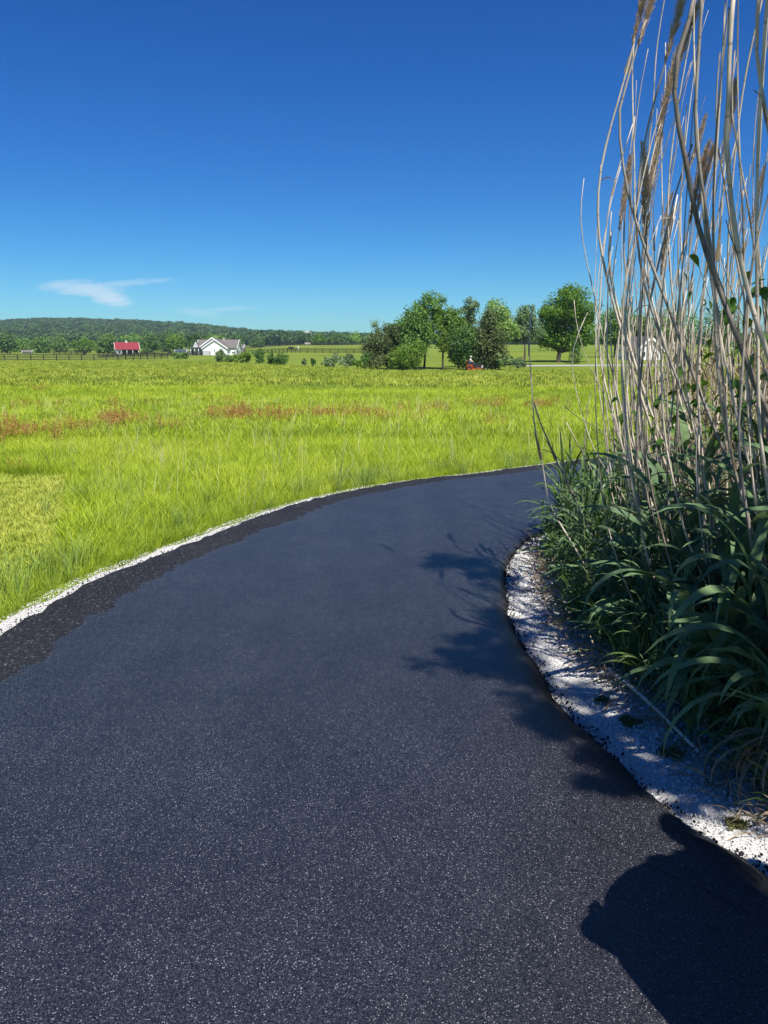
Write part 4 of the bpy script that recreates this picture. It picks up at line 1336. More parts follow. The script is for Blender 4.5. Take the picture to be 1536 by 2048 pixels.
def strip_mesh(name, L, W, rise, droop, mat, seg=9, fold=.25, twist=.4, tipw=.0):
    """arching blade: starts along +X climbing at angle rise and bends down by droop"""
    mb = MB()
    p = Vector((0, 0, 0)); ang = rise
    vs_, fs_ = [], []
    for i in range(seg + 1):
        f = i / seg
        w = W * (min(1, .35 + f * 3.2) * (1 - f ** 2.2)) * .5 + .0006
        tw = twist * f
        side = Vector((0, math.cos(tw), math.sin(tw)))
        nrm_ = Vector((-math.sin(ang), 0, math.cos(ang)))
        vs_ += [tuple(p + side * w + nrm_ * w * fold), tuple(p), tuple(p - side * w + nrm_ * w * fold)]
        p = p + Vector((math.cos(ang), 0, math.sin(ang))) * (L / seg)
        ang -= droop / seg * (0.45 + 1.1 * f)
    for i in range(seg):
        a_ = i * 3
        fs_ += [(a_, a_ + 1, a_ + 4, a_ + 3), (a_ + 1, a_ + 2, a_ + 5, a_ + 4)]
    mb.add(vs_, fs_)
    return mb.mesh(name, mat, smooth=True)


LEAF_BIG = [strip_mesh('leaf', .70, .068, R(random.uniform(48, 72)), random.uniform(1.6, 3.3), M_reed, twist=random.uniform(-.9, .9)) for _ in range(9)]
LEAF_SMALL = [strip_mesh('leaf', .42, .026, R(random.uniform(50, 80)), random.uniform(.7, 2.2), M_reed2, twist=random.uniform(-.9, .9)) for _ in range(8)]
def sheath_mesh(i):
    mb = MB()
    vs_, fs_, L_ = [], [], random.uniform(.14, .26)
    for k_ in range(7):
        f = k_ / 6
        w = .011 * (1 - f ** 1.5) + .001
        o_ = .004 + .05 * max(0, f - .45) ** 2 * random.uniform(.6, 2.0)
        vs_ += [(o_, w, L_ * f), (o_ + .004, 0, L_ * f), (o_, -w, L_ * f)]
    for k_ in range(6):
        a_ = k_ * 3
        fs_ += [(a_, a_ + 1, a_ + 4, a_ + 3), (a_ + 1, a_ + 2, a_ + 5, a_ + 4)]
    return mb.add(vs_, fs_).mesh('sheath', M_dry, smooth=True)


SHEATH = [sheath_mesh(i) for i in range(5)]
LEAF_DRY = [strip_mesh('dry_leaf', .34, .018, R(random.uniform(10, 60)), random.uniform(1.5, 3.2), M_dry, twist=random.uniform(-2.5, 2.5), seg=7, fold=.7) for _ in range(6)]


def cane(path, r0, r1, label, group=None, plume=False, dry=0, name='reed_cane', mat=None):
    """one dry cane: jointed tapering stem, its plume and its dead leaves; path runs from the ground up"""
    base = Vector(path[0])
    n_ = max(10, int(sum((Vector(b_) - Vector(a_)).length for a_, b_ in zip(path[:-1], path[1:])) / .11))
    P = catmull([tuple(Vector(q_) - base) for q_ in path], n_)
    mb = MB()
    rad_ = []
    for i in range(n_):
        f = i / (n_ - 1)
        r_ = r0 + (r1 - r0) * f ** 1.1
        if i % 3 == 1: r_ *= 1.13
        rad_.append(r_)
    mb.tube([Vector(p_) for p_ in P], rad_, 6)
    root = empty(name, base, 0, label, 'reed', group)
    mb.build('stem', mat or M_cane, root, smooth=True)
    if plume:
        q_ = obj('plume', random.choice(PLUMES), root)
        d = Vector(P[-1]) - Vector(P[-3])
        q_.location = Vector(P[-1]) - d * .5
        q_.rotation_mode = 'QUATERNION'
        q_.rotation_quaternion = d.to_track_quat('Z', 'Y')
        s = random.uniform(.75, 1.25)
        q_.scale = (s, s, s)
    for _ in range(random.randint(0, 3)):
        k_ = random.randint(n_ // 4, n_ - 3)
        q_ = obj('sheath', random.choice(SHEATH), root)
        q_.location = Vector(P[k_])
        q_.rotation_mode = 'QUATERNION'
        q_.rotation_quaternion = (Vector(P[k_ + 1]) - Vector(P[k_])).to_track_quat('Z', 'Y') @ Euler((0, 0, random.uniform(0, 6.28))).to_quaternion()
        s = random.uniform(.6, 1.1) * min(1, r0 / .008); q_.scale = (s, s, random.uniform(.6, 1.2))
    for _ in range(dry):
        k_ = random.randint(n_ // 4, n_ - 2)
        q_ = obj('dry_leaf', random.choice(LEAF_DRY), root)
        q_.location = Vector(P[k_])
        q_.rotation_euler = (random.uniform(-.3, .3), random.uniform(-.5, .4), random.uniform(0, 6.28))
        s = random.uniform(.35, .7); q_.scale = (s, s, s)
    return root


def px_cane(pts_, Y0, Y1):
    """pixel polyline given from the bottom up -> place path with its foot on the ground"""
    z0 = pts_[0][1]; z1 = pts_[-1][1]
    P = [at(x_, y_, Y0 + (Y1 - Y0) * (z0 - y_) / (z0 - z1)) for x_, y_ in pts_]
    if P[0].z > -.05:
        d = (P[0] - P[1])
        k_ = (P[0].z + .08) / max(.05, -d.z)
        foot = Vector((P[0].x + d.x * k_ * .7, P[0].y + d.y * k_, -.08))
        foot.x = max(foot.x, edge_x(foot.y) - .1)
        P = [foot] + P
    return [tuple(p_) for p_ in P]


GC = 'dry canes of the giant reed clump'
LEAN = [
    ('pale slim cane at the far left, its foot on the gravel edge', [(1205, 1190), (1140, 1080), (1100, 1005), (1085, 935), (1070, 860), (1066, 815), (1062, 760), (1057, 690), (1062, 625)], 4.55, 4.6, .010, .004, 0, 1),
    ('brown cane forking off the leftmost pale cane', [(1262, 1205), (1190, 1080), (1150, 1000), (1118, 930), (1095, 880), (1075, 828), (1068, 806)], 4.7, 4.62, .010, .006, 0, 1),
    ('thin bare cane ending in mid sky left of all the plumes', [(1330, 1040), (1285, 940), (1250, 840), (1222, 740), (1200, 650), (1185, 580), (1170, 500), (1160, 430), (1168, 356)], 4.9, 4.8, .012, .003, 0, 0),
    ('long cane bowed furthest left with its plume at the top edge', [(1400, 1090), (1360, 1000), (1315, 890), (1270, 760), (1235, 640), (1214, 560), (1200, 480), (1195, 420), (1201, 350), (1216, 270), (1236, 200), (1262, 100), (1275, 45)], 4.7, 4.4, .0165, .006, 1, 1),
    ('dark bowed cane second from the left at the top', [(1520, 1080), (1470, 960), (1400, 780), (1332, 605), (1282, 472), (1256, 380), (1241, 300), (1240, 232), (1250, 180), (1272, 108), (1292, 40)], 3.6, 3.5, .0150, .006, 1, 2),
    ('dark slanting cane beside the bowed dark cane', [(1500, 1110), (1420, 930), (1360, 780), (1312, 640), (1285, 545), (1272, 450), (1278, 340), (1300, 240), (1330, 130), (1345, 70)], 3.8, 3.7, .0135, .005, 1, 1),
    ('thickest dark cane wrapped in torn bark at the top', [(1600, 960), (1536, 830), (1482, 690), (1440, 582), (1401, 472), (1379, 382), (1366, 300), (1353, 222), (1349, 150), (1362, 84), (1385, 20), (1396, -40)], 3.0, 2.9, .0165, .011, 0, 3),
    ('smooth pale cane right of the thick dark cane', [(1540, 880), (1490, 720), (1450, 600), (1425, 520), (1411, 432), (1400, 342), (1392, 252), (1395, 150), (1402, 20), (1404, -50)], 3.3, 3.2, .0145, .008, 0, 0),
    ('thick pale cane rising straight beside a dead twig', [(1610, 900), (1545, 735), (1502, 605), (1476, 502), (1462, 420), (1456, 342), (1452, 262), (1456, 180), (1461, 80), (1470, -40)], 2.9, 2.8, .0165, .010, 0, 1),
    ('pale cane at the top right corner', [(1640, 760), (1580, 500), (1545, 310), (1527, 190), (1515, 90), (1517, 0), (1520, -50)], 3.0, 2.9, .012, .008, 0, 1),
    ('slender forked cane left of the thick pale cane', [(1560, 860), (1500, 640), (1466, 470), (1452, 370), (1436, 285), (1432, 200), (1440, 105)], 3.6, 3.5, .0105, .004, 0, 0),
    ('thin grey cane between the two thick pale canes', [(1570, 820), (1520, 560), (1495, 420), (1478, 300), (1464, 210), (1470, 100)], 3.3, 3.3, .009, .004, 0, 1),
    ('cane with tattered straw at head height', [(1350, 960), (1300, 820), (1262, 700), (1230, 600), (1218, 520), (1222, 462)], 4.6, 4.5, .014, .010, 0, 5),
    ('pale cane with a tattered sheath halfway up the clump', [(1420, 980), (1370, 840), (1330, 700), (1296, 560), (1285, 470), (1288, 400), (1305, 320), (1322, 240)], 4.4, 4.3, .013, .005, 1, 4),
    ('short dark twig crossing the meadow left of the clump', [(1260, 935), (1215, 870), (1180, 848), (1150, 830), (1128, 812)], 4.9, 4.9, .006, .003, 0, 0),
    ('bent thin cane left of the clump against the meadow', [(1250, 1000), (1195, 910), (1165, 830), (1147, 760), (1144, 720), (1152, 680), (1175, 625)], 5.2, 5.1, .007, .003, 0, 0),
    ('thin straw cane rising left through the maple', [(1290, 960), (1238, 860), (1200, 770), (1168, 700), (1150, 640), (1148, 600)], 5.4, 5.3, .007, .003, 0, 0),
    ('short broken cane stub beside the driveway', [(1215, 1010), (1180, 930), (1150, 880), (1133, 845)], 5.4, 5.4, .007, .004, 0, 0),
]
for lab, pts_, Y0, Y1, r0, r1, pl, dr in LEAN:
    jit = [pts_[0]] + [(x_ + random.uniform(-2.5, 2.5), y_) for x_, y_ in pts_[1:-1]] + [pts_[-1]]
    cane(px_cane(jit, Y0, Y1), r0 * .66, r1 * .70, lab, GC, bool(pl), dr // 2, mat=M_cane_dark if 'dark' in lab or 'brown' in lab else M_cane)

made = 0
tries = 0
rnd = random.Random(5)
while made < 235 and tries < 9000:
    tries += 1
    y = rnd.uniform(2.8, 7.6)
    x = edge_x(y) + .12 + abs(rnd.gauss(0, .9)) + rnd.random() * .5
    if y > inner_y(x) - .45 or x > .72 * y + .9:
        continue
    pxb = 768 + 1572 * x / y
    if pxb < 1235 or (pxb < 1340 and rnd.random() > .22):
        continue
    front = pxb < 1430
    u_ = rnd.random()
    h = rnd.uniform(1.2, 2.2) if u_ < .32 else (rnd.uniform(2.2, 3.2) if u_ < .80 else rnd.uniform(3.2, 4.8))
    if front: h = min(h, rnd.uniform(1.6, 3.5))
    a0, a1 = rnd.uniform(.36, .66), rnd.uniform(-.28, .0)
    tw0, tw1 = rnd.uniform(-.10, .10), rnd.uniform(-.12, .05)
    n_s = 13
    q_ = Vector((x, y, -.08))
    path = [tuple(q_)]
    kink = 0.0
    for i in range(n_s):
        s = (i + .5) / n_s
        kink = kink * .5 + rnd.gauss(0, .034)
        an = a0 + (a1 - a0) * s ** .9 + kink
        tn = tw0 + (tw1 - tw0) * s + rnd.gauss(0, .04)
        q_ = q_ + Vector((-math.sin(an), math.sin(tn), math.cos(an))) * (h / n_s)
        path.append(tuple(q_))
    out_ = False
    for (qx, qy, qz) in path[3:]:
        dep_ = qy * math.cos(PITCH) - (qz - EYE) * math.sin(PITCH)
        u_px = 768 + F_PX * qx / dep_
        v_px = 1024 - F_PX * (qy * math.sin(PITCH) + (qz - EYE) * math.cos(PITCH)) / dep_
        lim_ = np.interp(v_px, [0, 200, 350, 600, 750, 900, 1000, 1100], [1262, 1228, 1196, 1186, 1172, 1140, 1105, 1095])
        out_ |= u_px < lim_
    if out_:
        continue
    has = (h > 2.3 and rnd.random() < .15)
    r0 = rnd.choice((rnd.uniform(.0035, .0055), rnd.uniform(.0055, .0085)))
    where = ('at the left fringe' if pxb < 1330 else 'left of centre' if pxb < 1430 else 'right of centre' if pxb < 1530 else 'by the right picture edge')
    weathered = rnd.random() < .27  # picks the darker cane tone at random
    dep = 'near' if y < 4.6 else 'back'
    look = ('plumed ' if has else 'short broken ' if h < 2.2 else 'bare ') + ('stout ' if r0 > .0055 else 'thin ')
    cane(path, r0, r0 * (.3 if has else .42), look + ('dark ' if weathered else 'pale ') + 'cane in the ' + ('front ' if dep == 'near' else 'back ') + 'reeds, ' + where, GC, has, 1 if rnd.random() < .10 else 0, mat=M_cane_dark if weathered else M_cane)
    made += 1

# fallen cane on the gravel
a_, b_ = Vector((1.13, 3.62, -.022)), Vector((1.255, 2.80, -.016))
cane([tuple(a_), tuple(a_.lerp(b_, .35) + Vector((.01, 0, .008))), tuple(a_.lerp(b_, .7) + Vector((.008, 0, .004))), tuple(b_)], .0105, .0075, 'bleached broken cane lying on the white gravel', None, False, 0, 'fallen_cane')


# ---- green shoots
def spot(x, y):
    d_ = x - edge_x(y)
    row = 'on the gravel edge' if d_ < .2 else 'one step behind the gravel' if d_ < .45 else 'deep among the reeds'
    near_ = 'by the drooping straw tuft' if y < 2.8 else 'beside the fallen cane' if y < 3.3 else 'past the fallen cane' if y < 3.9 else 'under the pale leaning cane' if y < 4.7 else 'near the bend' if y < 5.6 else 'at the far bend'
    return row + ' ' + near_


def shoot(x, y, h, leaves, n_l, lab, group, lean=(0, 0), mat_stem=M_shoot, r=.008, scale=1.0, front=None):
    root = empty('reed_shoot', (x, y, -.08), 0, lab, 'reed', group)
    tip = Vector((lean[0] * h, lean[1] * h, h))
    P = [Vector((0, 0, 0)), tip * .35 + Vector((0, 0, .02)), tip * .7, tip]
    MB().tube(P, [r, r * .9, r * .65, r * .25], 6).build('stem', mat_stem, root, smooth=True)
    a0 = random.uniform(0, 6.28)
    for k_ in range(n_l):
        f = .22 + .76 * (k_ + random.uniform(0, .6)) / n_l
        q_ = obj('leaf', random.choice(leaves), root)
        q_.location = tip * f
        q_.rotation_euler = (random.uniform(-.25, .25), random.uniform(-.35, .3) - (.35 if f > .85 else 0), a0 + math.pi * k_ + random.uniform(-.7, .7))
        s = scale * random.uniform(.7, 1.15) * (1 - .35 * abs(f - .6))
        q_.scale = (s, s * random.uniform(.75, 1.15), s)
    return root


random.seed(21)
SGN = 'green reed shoots in front of the dry canes'
big = [(1.50, 2.62, .80), (1.62, 2.85, 1.05), (1.80, 2.72, 1.15), (1.48, 3.05, .75), (1.66, 3.15, 1.15), (1.90, 3.05, 1.30), (2.1, 2.95, 1.2), (1.45, 3.42, .80), (1.62, 3.50, 1.15), (1.82, 3.42, 1.40),
       (2.05, 3.35, 1.35), (1.40, 3.80, .85), (1.56, 3.86, 1.05), (1.76, 3.85, 1.35), (2.0, 3.75, 1.45), (2.3, 3.5, 1.35), (1.45, 4.22, .95), (1.68, 4.30, 1.20), (1.92, 4.2, 1.35), (2.2, 4.1, 1.45),
       (2.5, 3.9, 1.4), (2.45, 4.5, 1.4), (1.34, 3.62, .55), (1.38, 3.2, .5), (1.36, 4.05, .6), (1.75, 2.45, .85), (1.95, 2.5, 1.0), (2.15, 2.6, 1.1), (2.35, 3.1, 1.25),
       (1.56, 2.75, .9), (1.58, 3.0, 1.0), (1.74, 3.0, 1.2), (1.55, 3.3, 1.0), (1.72, 3.3, 1.25), (1.50, 3.6, .95), (1.70, 3.68, 1.2), (1.52, 4.05, 1.0), (1.84, 2.9, 1.2), (1.66, 2.62, .95)]
for i, (x, y, h) in enumerate(big):
    ln_ = (random.uniform(-.22, .02), random.uniform(-.15, .1))
    lab = ('tall ' if h > 1.1 else 'short ') + ('leaning ' if ln_[0] < -.10 else 'upright ') + 'broad leaved shoot ' + spot(x, y)
    shoot(x + random.uniform(-.04, .04), y + random.uniform(-.05, .05), h * random.uniform(.74, .92), LEAF_BIG, random.randint(9, 12), lab, SGN, ln_, r=.010, scale=random.uniform(.75, 1.05))
k = 0
while k < 58:
    y = random.uniform(4.3, 7.0)
    x = edge_x(y) + .05 + abs(random.gauss(0, .45))
    if y > inner_y(x) - .3: continue
    h = random.uniform(.45, .95)
    shoot(x, y, h, LEAF_SMALL, random.randint(6, 9), ('tall ' if h > .75 else 'mid height ' if h > .6 else 'low ') + 'narrow leaved shoot ' + spot(x, y), SGN, (random.uniform(-.25, .1), random.uniform(-.15, .15)), r=.005, scale=random.uniform(.7, 1.2))
    k += 1
for i in range(64):
    y = random.uniform(2.6, 3.4) if i < 14 else random.uniform(3.4, 6.3)
    x = edge_x(y) + random.uniform(-.06, .18)
    h = random.uniform(.12, .40)
    shoot(x, y, h, LEAF_SMALL, random.randint(5, 8), ('tiny ' if h < .22 else 'small ') + 'green tuft ' + spot(x, y), SGN, (random.uniform(-.3, .1), random.uniform(-.2, .2)), r=.004, scale=random.uniform(.45, .75))

# dense low growth and dead straw that nobody could count
def blades_np(n, xs, ys, z0, z1, L, W, tilt):
    out = []
    p = np.stack([xs, ys, z0 + (z1 - z0) * rng.random(n)], 1)
    az = rng.random(n) * 6.28
    el = rng.normal(tilt, .45, n)
    d = np.stack([np.cos(az) * np.cos(el), np.sin(az) * np.cos(el), np.sin(el)], 1)
    s = np.cross(d, rng.normal(0, 1, (n, 3))); s /= np.linalg.norm(s, axis=1)[:, None]
    l_ = (L * (.5 + rng.random(n)))[:, None]; w_ = (W * (.5 + rng.random(n)))[:, None]
    drop = np.array([0, 0, -1]) * l_ * .25
    V = np.empty((n, 4, 3))
    V[:, 0] = p; V[:, 1] = p + d * l_ * .5 + s * w_; V[:, 2] = p + d * l_ + drop; V[:, 3] = p + d * l_ * .5 - s * w_
    return V.reshape(-1, 3)


def bed_points(n, off0, spread, y0=2.3, y1=7.6):
    xs, ys = [], []
    while len(xs) < n:
        y = random.uniform(y0, y1); x = edge_x(y) + off0 + random.random() ** 1.3 * spread
        if y < inner_y(x) - .35:
            xs.append(x); ys.append(y)
    return np.array(xs), np.array(ys)


xs, ys = bed_points(9000, .06, 2.6)
tag(obj('undergrowth', leaf_mesh('undergrowth', blades_np(9000, xs, ys, -.08, .42, .30, .010, .8), M_reed)), 'dense green undergrowth at the foot of the reeds', kind='stuff')
xs, ys = bed_points(3200, .0, .5)
tag(obj('weeds', leaf_mesh('weeds', blades_np(3200, xs, ys, -.08, .12, .16, .006, .7), M_reed2)), 'low weeds growing into the gravel below the reeds', kind='stuff')
xs, ys = bed_points(4200, .75, 2.4, 3.0)
tag(obj('dead_straw', leaf_mesh('dead_straw', blades_np(4200, xs, ys, .2, 1.45, .36, .0055, 1.0), M_dry)), 'dead straw caught between the reed canes', kind='stuff')
xs, ys = bed_points(2600, -.16, .6)
tag(obj('straw_litter', leaf_mesh('straw_litter', blades_np(2600, xs, ys, -.045, -.02, .14, .004, 0.12), M_dry)), 'dry straw litter on the gravel below the reeds', kind='stuff')

# small mossy weeds rooted in the gravel
M_moss = leaf_mat('moss_weed', (0.16, 0.17, 0.045), (0.08, 0.10, 0.03), (0.24, 0.22, 0.07), scale=14, transl=.2)
for lab, mx_, my_, mr_ in (('olive moss tuft on the gravel left of the fallen cane', 1.08, 3.12, .022), ('larger olive weed on the gravel below the fallen cane', 1.17, 2.86, .028),
                           ('small yellowish weed on the sunlit gravel corner', 1.21, 2.38, .014), ('tiny weed on the gravel near the road edge', 1.02, 3.34, .012)):
    C_ = np.stack([rng.normal(0, mr_, 60), rng.normal(0, mr_, 60), np.abs(rng.normal(0, .003, 60)) + .004], 1)
    o_ = obj('moss_tuft', leaf_mesh('moss_tuft', leaves_np(C_, .010, 7, .013, up=.5), M_moss))
    o_.location = (mx_, my_, -.056)
    tag(o_, lab, 'weed', 'weeds rooted in the gravel')

# straw tuft hanging over the gravel at the right edge
tf = empty('straw_tuft', (1.40, 2.52, -.06), 0, 'dry straw tuft drooping onto the gravel at the right edge', 'straw')
for i in range(14):
    q_ = obj('dry_leaf', random.choice(LEAF_DRY), tf)
    q_.location = (random.uniform(-.03, .05), random.uniform(-.05, .05), .22 + random.uniform(-.04, .04))
    q_.rotation_euler = (random.uniform(-.4, .4), random.uniform(.6, 1.3), math.pi + random.uniform(-1.0, 1.0))
    s = random.uniform(.7, 1.1); q_.scale = (s, s, s)
MB().tube([(.06, .02, -.02), (.03, .01, .12), (0, 0, .26)], [.008, .007, .005], 6).build('stem', M_cane, tf, smooth=True)


# ---- climbing vines with pointed oval leaves
def vine_leaf(i):
    mb = MB()
    L, W = .058, .033
    vs_, fs_ = [], []
    for k_ in range(6):
        f = k_ / 5
        w = W * .5 * math.sin(math.pi * min(1, (f + .06) ** .75)) + .0008
        z = -.018 * f * f
        vs_ += [(L * f, w, z + w * .3), (L * f, 0, z), (L * f, -w, z + w * .3)]
    for k_ in range(5):
        a_ = k_ * 3
        fs_ += [(a_, a_ + 1, a_ + 4, a_ + 3), (a_ + 1, a_ + 2, a_ + 5, a_ + 4)]
    return mb.add(vs_, fs_).mesh('leaf', M_vine, smooth=True)


VL = [vine_leaf(0)]
for lab, pts_, Y, n_l in (
    ('leafy vine climbing the canes at mid height', [(1500, 900), (1450, 720), (1420, 600), (1400, 540), (1385, 500)], 3.7, 40),
    ('vine spray against the sky between the thick canes', [(1560, 760), (1490, 640), (1455, 560), (1440, 505)], 3.5, 30),
    ('small vine spray hanging left over the meadow', [(1400, 900), (1350, 800), (1310, 770), (1275, 768)], 4.3, 26),
    ('vine tuft low among the dark canes', [(1480, 900), (1430, 790), (1400, 755), (1385, 730)], 4.0, 34),
    ('vine curtain at the right edge', [(1600, 860), (1550, 700), (1530, 600), (1525, 540)], 3.3, 44),
    ('vine spray left low among the canes', [(1380, 1000), (1320, 880), (1270, 850), (1235, 838)], 4.6, 28)):
    P = catmull(px_cane(pts_, Y, Y - .1), 40)
    root = empty('climbing_vine', P[0], 0, lab, 'vine', 'vines climbing the reeds')
    MB().tube([Vector(p_ - P[0]) for p_ in P], np.linspace(.004, .0015, 40), 5).build('stem', M_shoot, root, smooth=True)
    for k_ in range(n_l):
        f = .45 + .55 * random.random() ** .8
        q_ = obj('leaf', VL[0], root)
        q_.location = Vector(P[int(f * 39)] - P[0]) + Vector((random.gauss(0, .05), random.gauss(0, .05), random.gauss(0, .06)))
        q_.rotation_euler = (random.uniform(-.8, .8), random.uniform(.1, 1.4), random.uniform(0, 6.28))
        s = random.uniform(.7, 1.25); q_.scale = (s, s, s)

# ---- the tree beside the road, outside the frame, that shades the near reeds and the gravel
SHX, SHY = to_sun.x / to_sun.z, to_sun.y / to_sun.z
root = empty('roadside_tree', (3.3, -.6, -.1), 0, 'leafy roadside tree out of the frame whose branches shade the near reeds', 'tree')
bl = []
for (sx, sy, z, rx, ry, rz_) in ((.52, 3.64, 6.2, .36, .19, .14), (.78, 3.46, 6.0, .36, .22, .15), (.84, 3.0, 5.8, .20, .13, .12), (.93, 2.70, 5.6, .16, .11, .12), (.62, 3.95, 6.4, .26, .16, .14), (.78, 4.25, 6.3, .20, .20, .14), (.52, 5.55, 6.8, .26, .24, .14), (.76, 5.20, 6.6, .24, .26, .14), 
                                 (.74, 3.06, 5.8, .18, .11, .12), (1.24, 3.0, 5.0, .18, .22, .2), (1.32, 2.75, 4.4, .16, .20, .2), (1.14, 2.60, 4.6, .15, .14, .12), (.86, 2.54, 5.4, .14, .05, .08),
                                 (1.7, 3.0, 2.9, .42, .42, .32), (1.75, 3.8, 3.0, .42, .42, .32), (2.2, 3.2, 2.8, .5, .5, .4), (2.3, 4.1, 3.0, .5, .45, .4), (2.9, 3.4, 2.9, .55, .6, .45), (2.1, 2.5, 2.8, .45, .4, .35),
                                 (2.8, 2.4, 4.2, .6, .6, .5), (3.2, 1.4, 4.3, .7, .7, .55)):
    zz = z - (.5 if rx > .4 else 0)
    bl.append(((sx + SHX * zz - 3.3, sy + SHY * zz + .6, z + .1), (rx, ry, rz_)))
C, S = [], []
for c, r in bl:
    k_ = 17 if r[0] < .4 else 24
    d_ = rng.normal(0, 1, (k_, 3)); d_ /= np.linalg.norm(d_, axis=1)[:, None]
    C.append(np.array(c) + d_ * np.array(r) * (rng.random(k_) ** .4)[:, None]); S.append(np.full(k_, .42 * (r[0] * r[1] * r[2]) ** (1 / 3)))
C, S = np.vstack(C), np.concatenate(S)
obj('crown', leaf_mesh('crown', leaves_np(C, S, 42, .062, up=.5), LG['mid']), root)
tb = MB()
tb.tube([(0, 0, -.2), (0, 0, .1), (-.05, .05, 1.2), (-.1, .1, 2.4)], [.17, .13, .11, .10], 10)
tb.tube([(-.1, .1, 2.4), (-.5, .3, 3.8), (-1.1, .7, 5.4)], [.09, .07, .04], 8)
for c, r in bl:
    e = Vector(c); st = Vector((-.5, .3, 3.8)) if e.z > 4.5 else Vector((-.1, .1, 2.4))
    m1 = st.lerp(e, .5) + Vector((0, 0, .15))
    tb.tube([st, m1, e], [.045, .028, .008], 6)
tb.build('trunk', M_bark, root, smooth=True)
# ================================================================== MEADOW
def clump_mesh(name, n, rad_, h0, h1, w, mat, lean=.35, seed=0, heads=0, head_mat=None):
    rg = np.random.default_rng(seed)
    th = rg.random(n) * 6.28; rr_ = rad_ * np.sqrt(rg.random(n))
    bx, by = rr_ * np.cos(th), rr_ * np.sin(th)
    h = h0 + (h1 - h0) * rg.random(n)
    la = th + rg.normal(0, .9, n); lm_ = lean * (.25 + rg.random(n)) * h
    side = la + math.pi / 2 + rg.normal(0, .5, n)
    ww = w * (.6 + .8 * rg.random(n))
    V = np.zeros((n, 7, 3))
    for i, (f, k_) in enumerate(((0, .8), (.4, 1.0), (.75, .7))):
        cx_, cy_ = bx + np.cos(la) * lm_ * f ** 1.8, by + np.sin(la) * lm_ * f ** 1.8
        z = h * (f - .18 * lean * f ** 2.5)
        V[:, i * 2] = np.stack([cx_ - np.cos(side) * ww * k_ * .5, cy_ - np.sin(side) * ww * k_ * .5, z], 1)
        V[:, i * 2 + 1] = np.stack([cx_ + np.cos(side) * ww * k_ * .5, cy_ + np.sin(side) * ww * k_ * .5, z], 1)
    V[:, 6] = np.stack([bx + np.cos(la) * lm_, by + np.sin(la) * lm_, h * (1 - .18 * lean)], 1)
    b_ = np.arange(n) * 7
    quads = np.vstack([np.stack([b_, b_ + 1, b_ + 3, b_ + 2], 1), np.stack([b_ + 2, b_ + 3, b_ + 5, b_ + 4], 1)])
    tris = np.stack([b_ + 4, b_ + 5, b_ + 6], 1)
    return np_mesh(name, V.reshape(-1, 3), quads, mat, tris)


def grass_mat(name, stops, transl=.35):
    """blade colour drifts over metres and from clump to clump"""
    m, t, b = new_mat(name)
    geo = nd(t, 'ShaderNodeNewGeometry')
    n1 = nd(t, 'ShaderNodeTexNoise', inp={'Scale': .16, 'Detail': 5.0, 'Roughness': .62, 'Distortion': .4})
    mp = nd(t, 'ShaderNodeMapping'); mp.inputs['Scale'].default_value = (.55, 1, 1)
    t.links.new(geo.outputs['Position'], mp.inputs[0]); t.links.new(mp.outputs[0], n1.inputs['Vector'])
    n2 = nd(t, 'ShaderNodeTexNoise', inp={'Scale': 40.0, 'Detail': 2.0})
    t.links.new(geo.outputs['Position'], n2.inputs['Vector'])
    oi = nd(t, 'ShaderNodeObjectInfo')
    f = mathn(t, 'ADD', mathn(t, 'MULTIPLY', n1.outputs['Fac'], .62), mathn(t, 'ADD', mathn(t, 'MULTIPLY', oi.outputs['Random'], .16), mathn(t, 'MULTIPLY', n2.outputs['Fac'], .22)))
    col = ramp(t, f, stops)
    t.links.new(col, b.inputs['Base Color'])
    b.inputs['Roughness'].default_value = .5
    b.inputs['Specular IOR Level'].default_value = .25
    tr = nd(t, 'ShaderNodeBsdfTranslucent')
    t.links.new(col, tr.inputs[0])
    mx = nd(t, 'ShaderNodeMixShader', inp={0: transl})
    t.links.new(b.outputs[0], mx.inputs[1]); t.links.new(tr.outputs[0], mx.inputs[2])
    t.links.new(mx.outputs[0], t.nodes['Material Output'].inputs[0])
    return m


M_grass = grass_mat('meadow_grass', [(.34, (.19, .27, .042)), (.46, (.29, .36, .042)), (.56, (.38, .43, .045)), (.68, (.48, .50, .09))])
M_near = grass_mat('near_meadow_grass', [(.34, (.23, .33, .045)), (.46, (.34, .45, .032)), (.56, (.45, .55, .034)), (.68, (.58, .62, .12))], .4)  # same meadow grass, colour lightened to offset the blades' self-shadow
M_edge = grass_mat('verge_grass', [(.34, (.20, .31, .036)), (.5, (.32, .43, .045)), (.68, (.46, .52, .085))])
M_lawn = grass_mat('mown_grass', [(.34, (.28, .37, .040)), (.5, (.42, .47, .065)), (.68, (.58, .54, .17))], .3)
M_blue = grass_mat('blue_green_grass', [(.34, (.13, .22, .05)), (.5, (.19, .29, .065)), (.68, (.28, .36, .09))], .25)
M_seed = grass_mat('pale_seed_stalks', [(.34, (.36, .38, .12)), (.5, (.48, .48, .20)), (.68, (.60, .56, .28))], .3)
M_sorrel = leaf_mat('red_sorrel', (.40, .22, .065), (.31, .15, .045), (.48, .31, .09), scale=3, transl=.3)

outer_side = np.vstack([OUTER, [(60, 20), (400, 60), (400, 700), (-400, 700), (-400, -9)]])
lawn_line = lambda y: np.interp(y, [4.0, 5.2, 5.9, 6.23, 7.97, 10.05], [-2.60, -2.46, -2.52, -2.64, -3.30, -4.11])


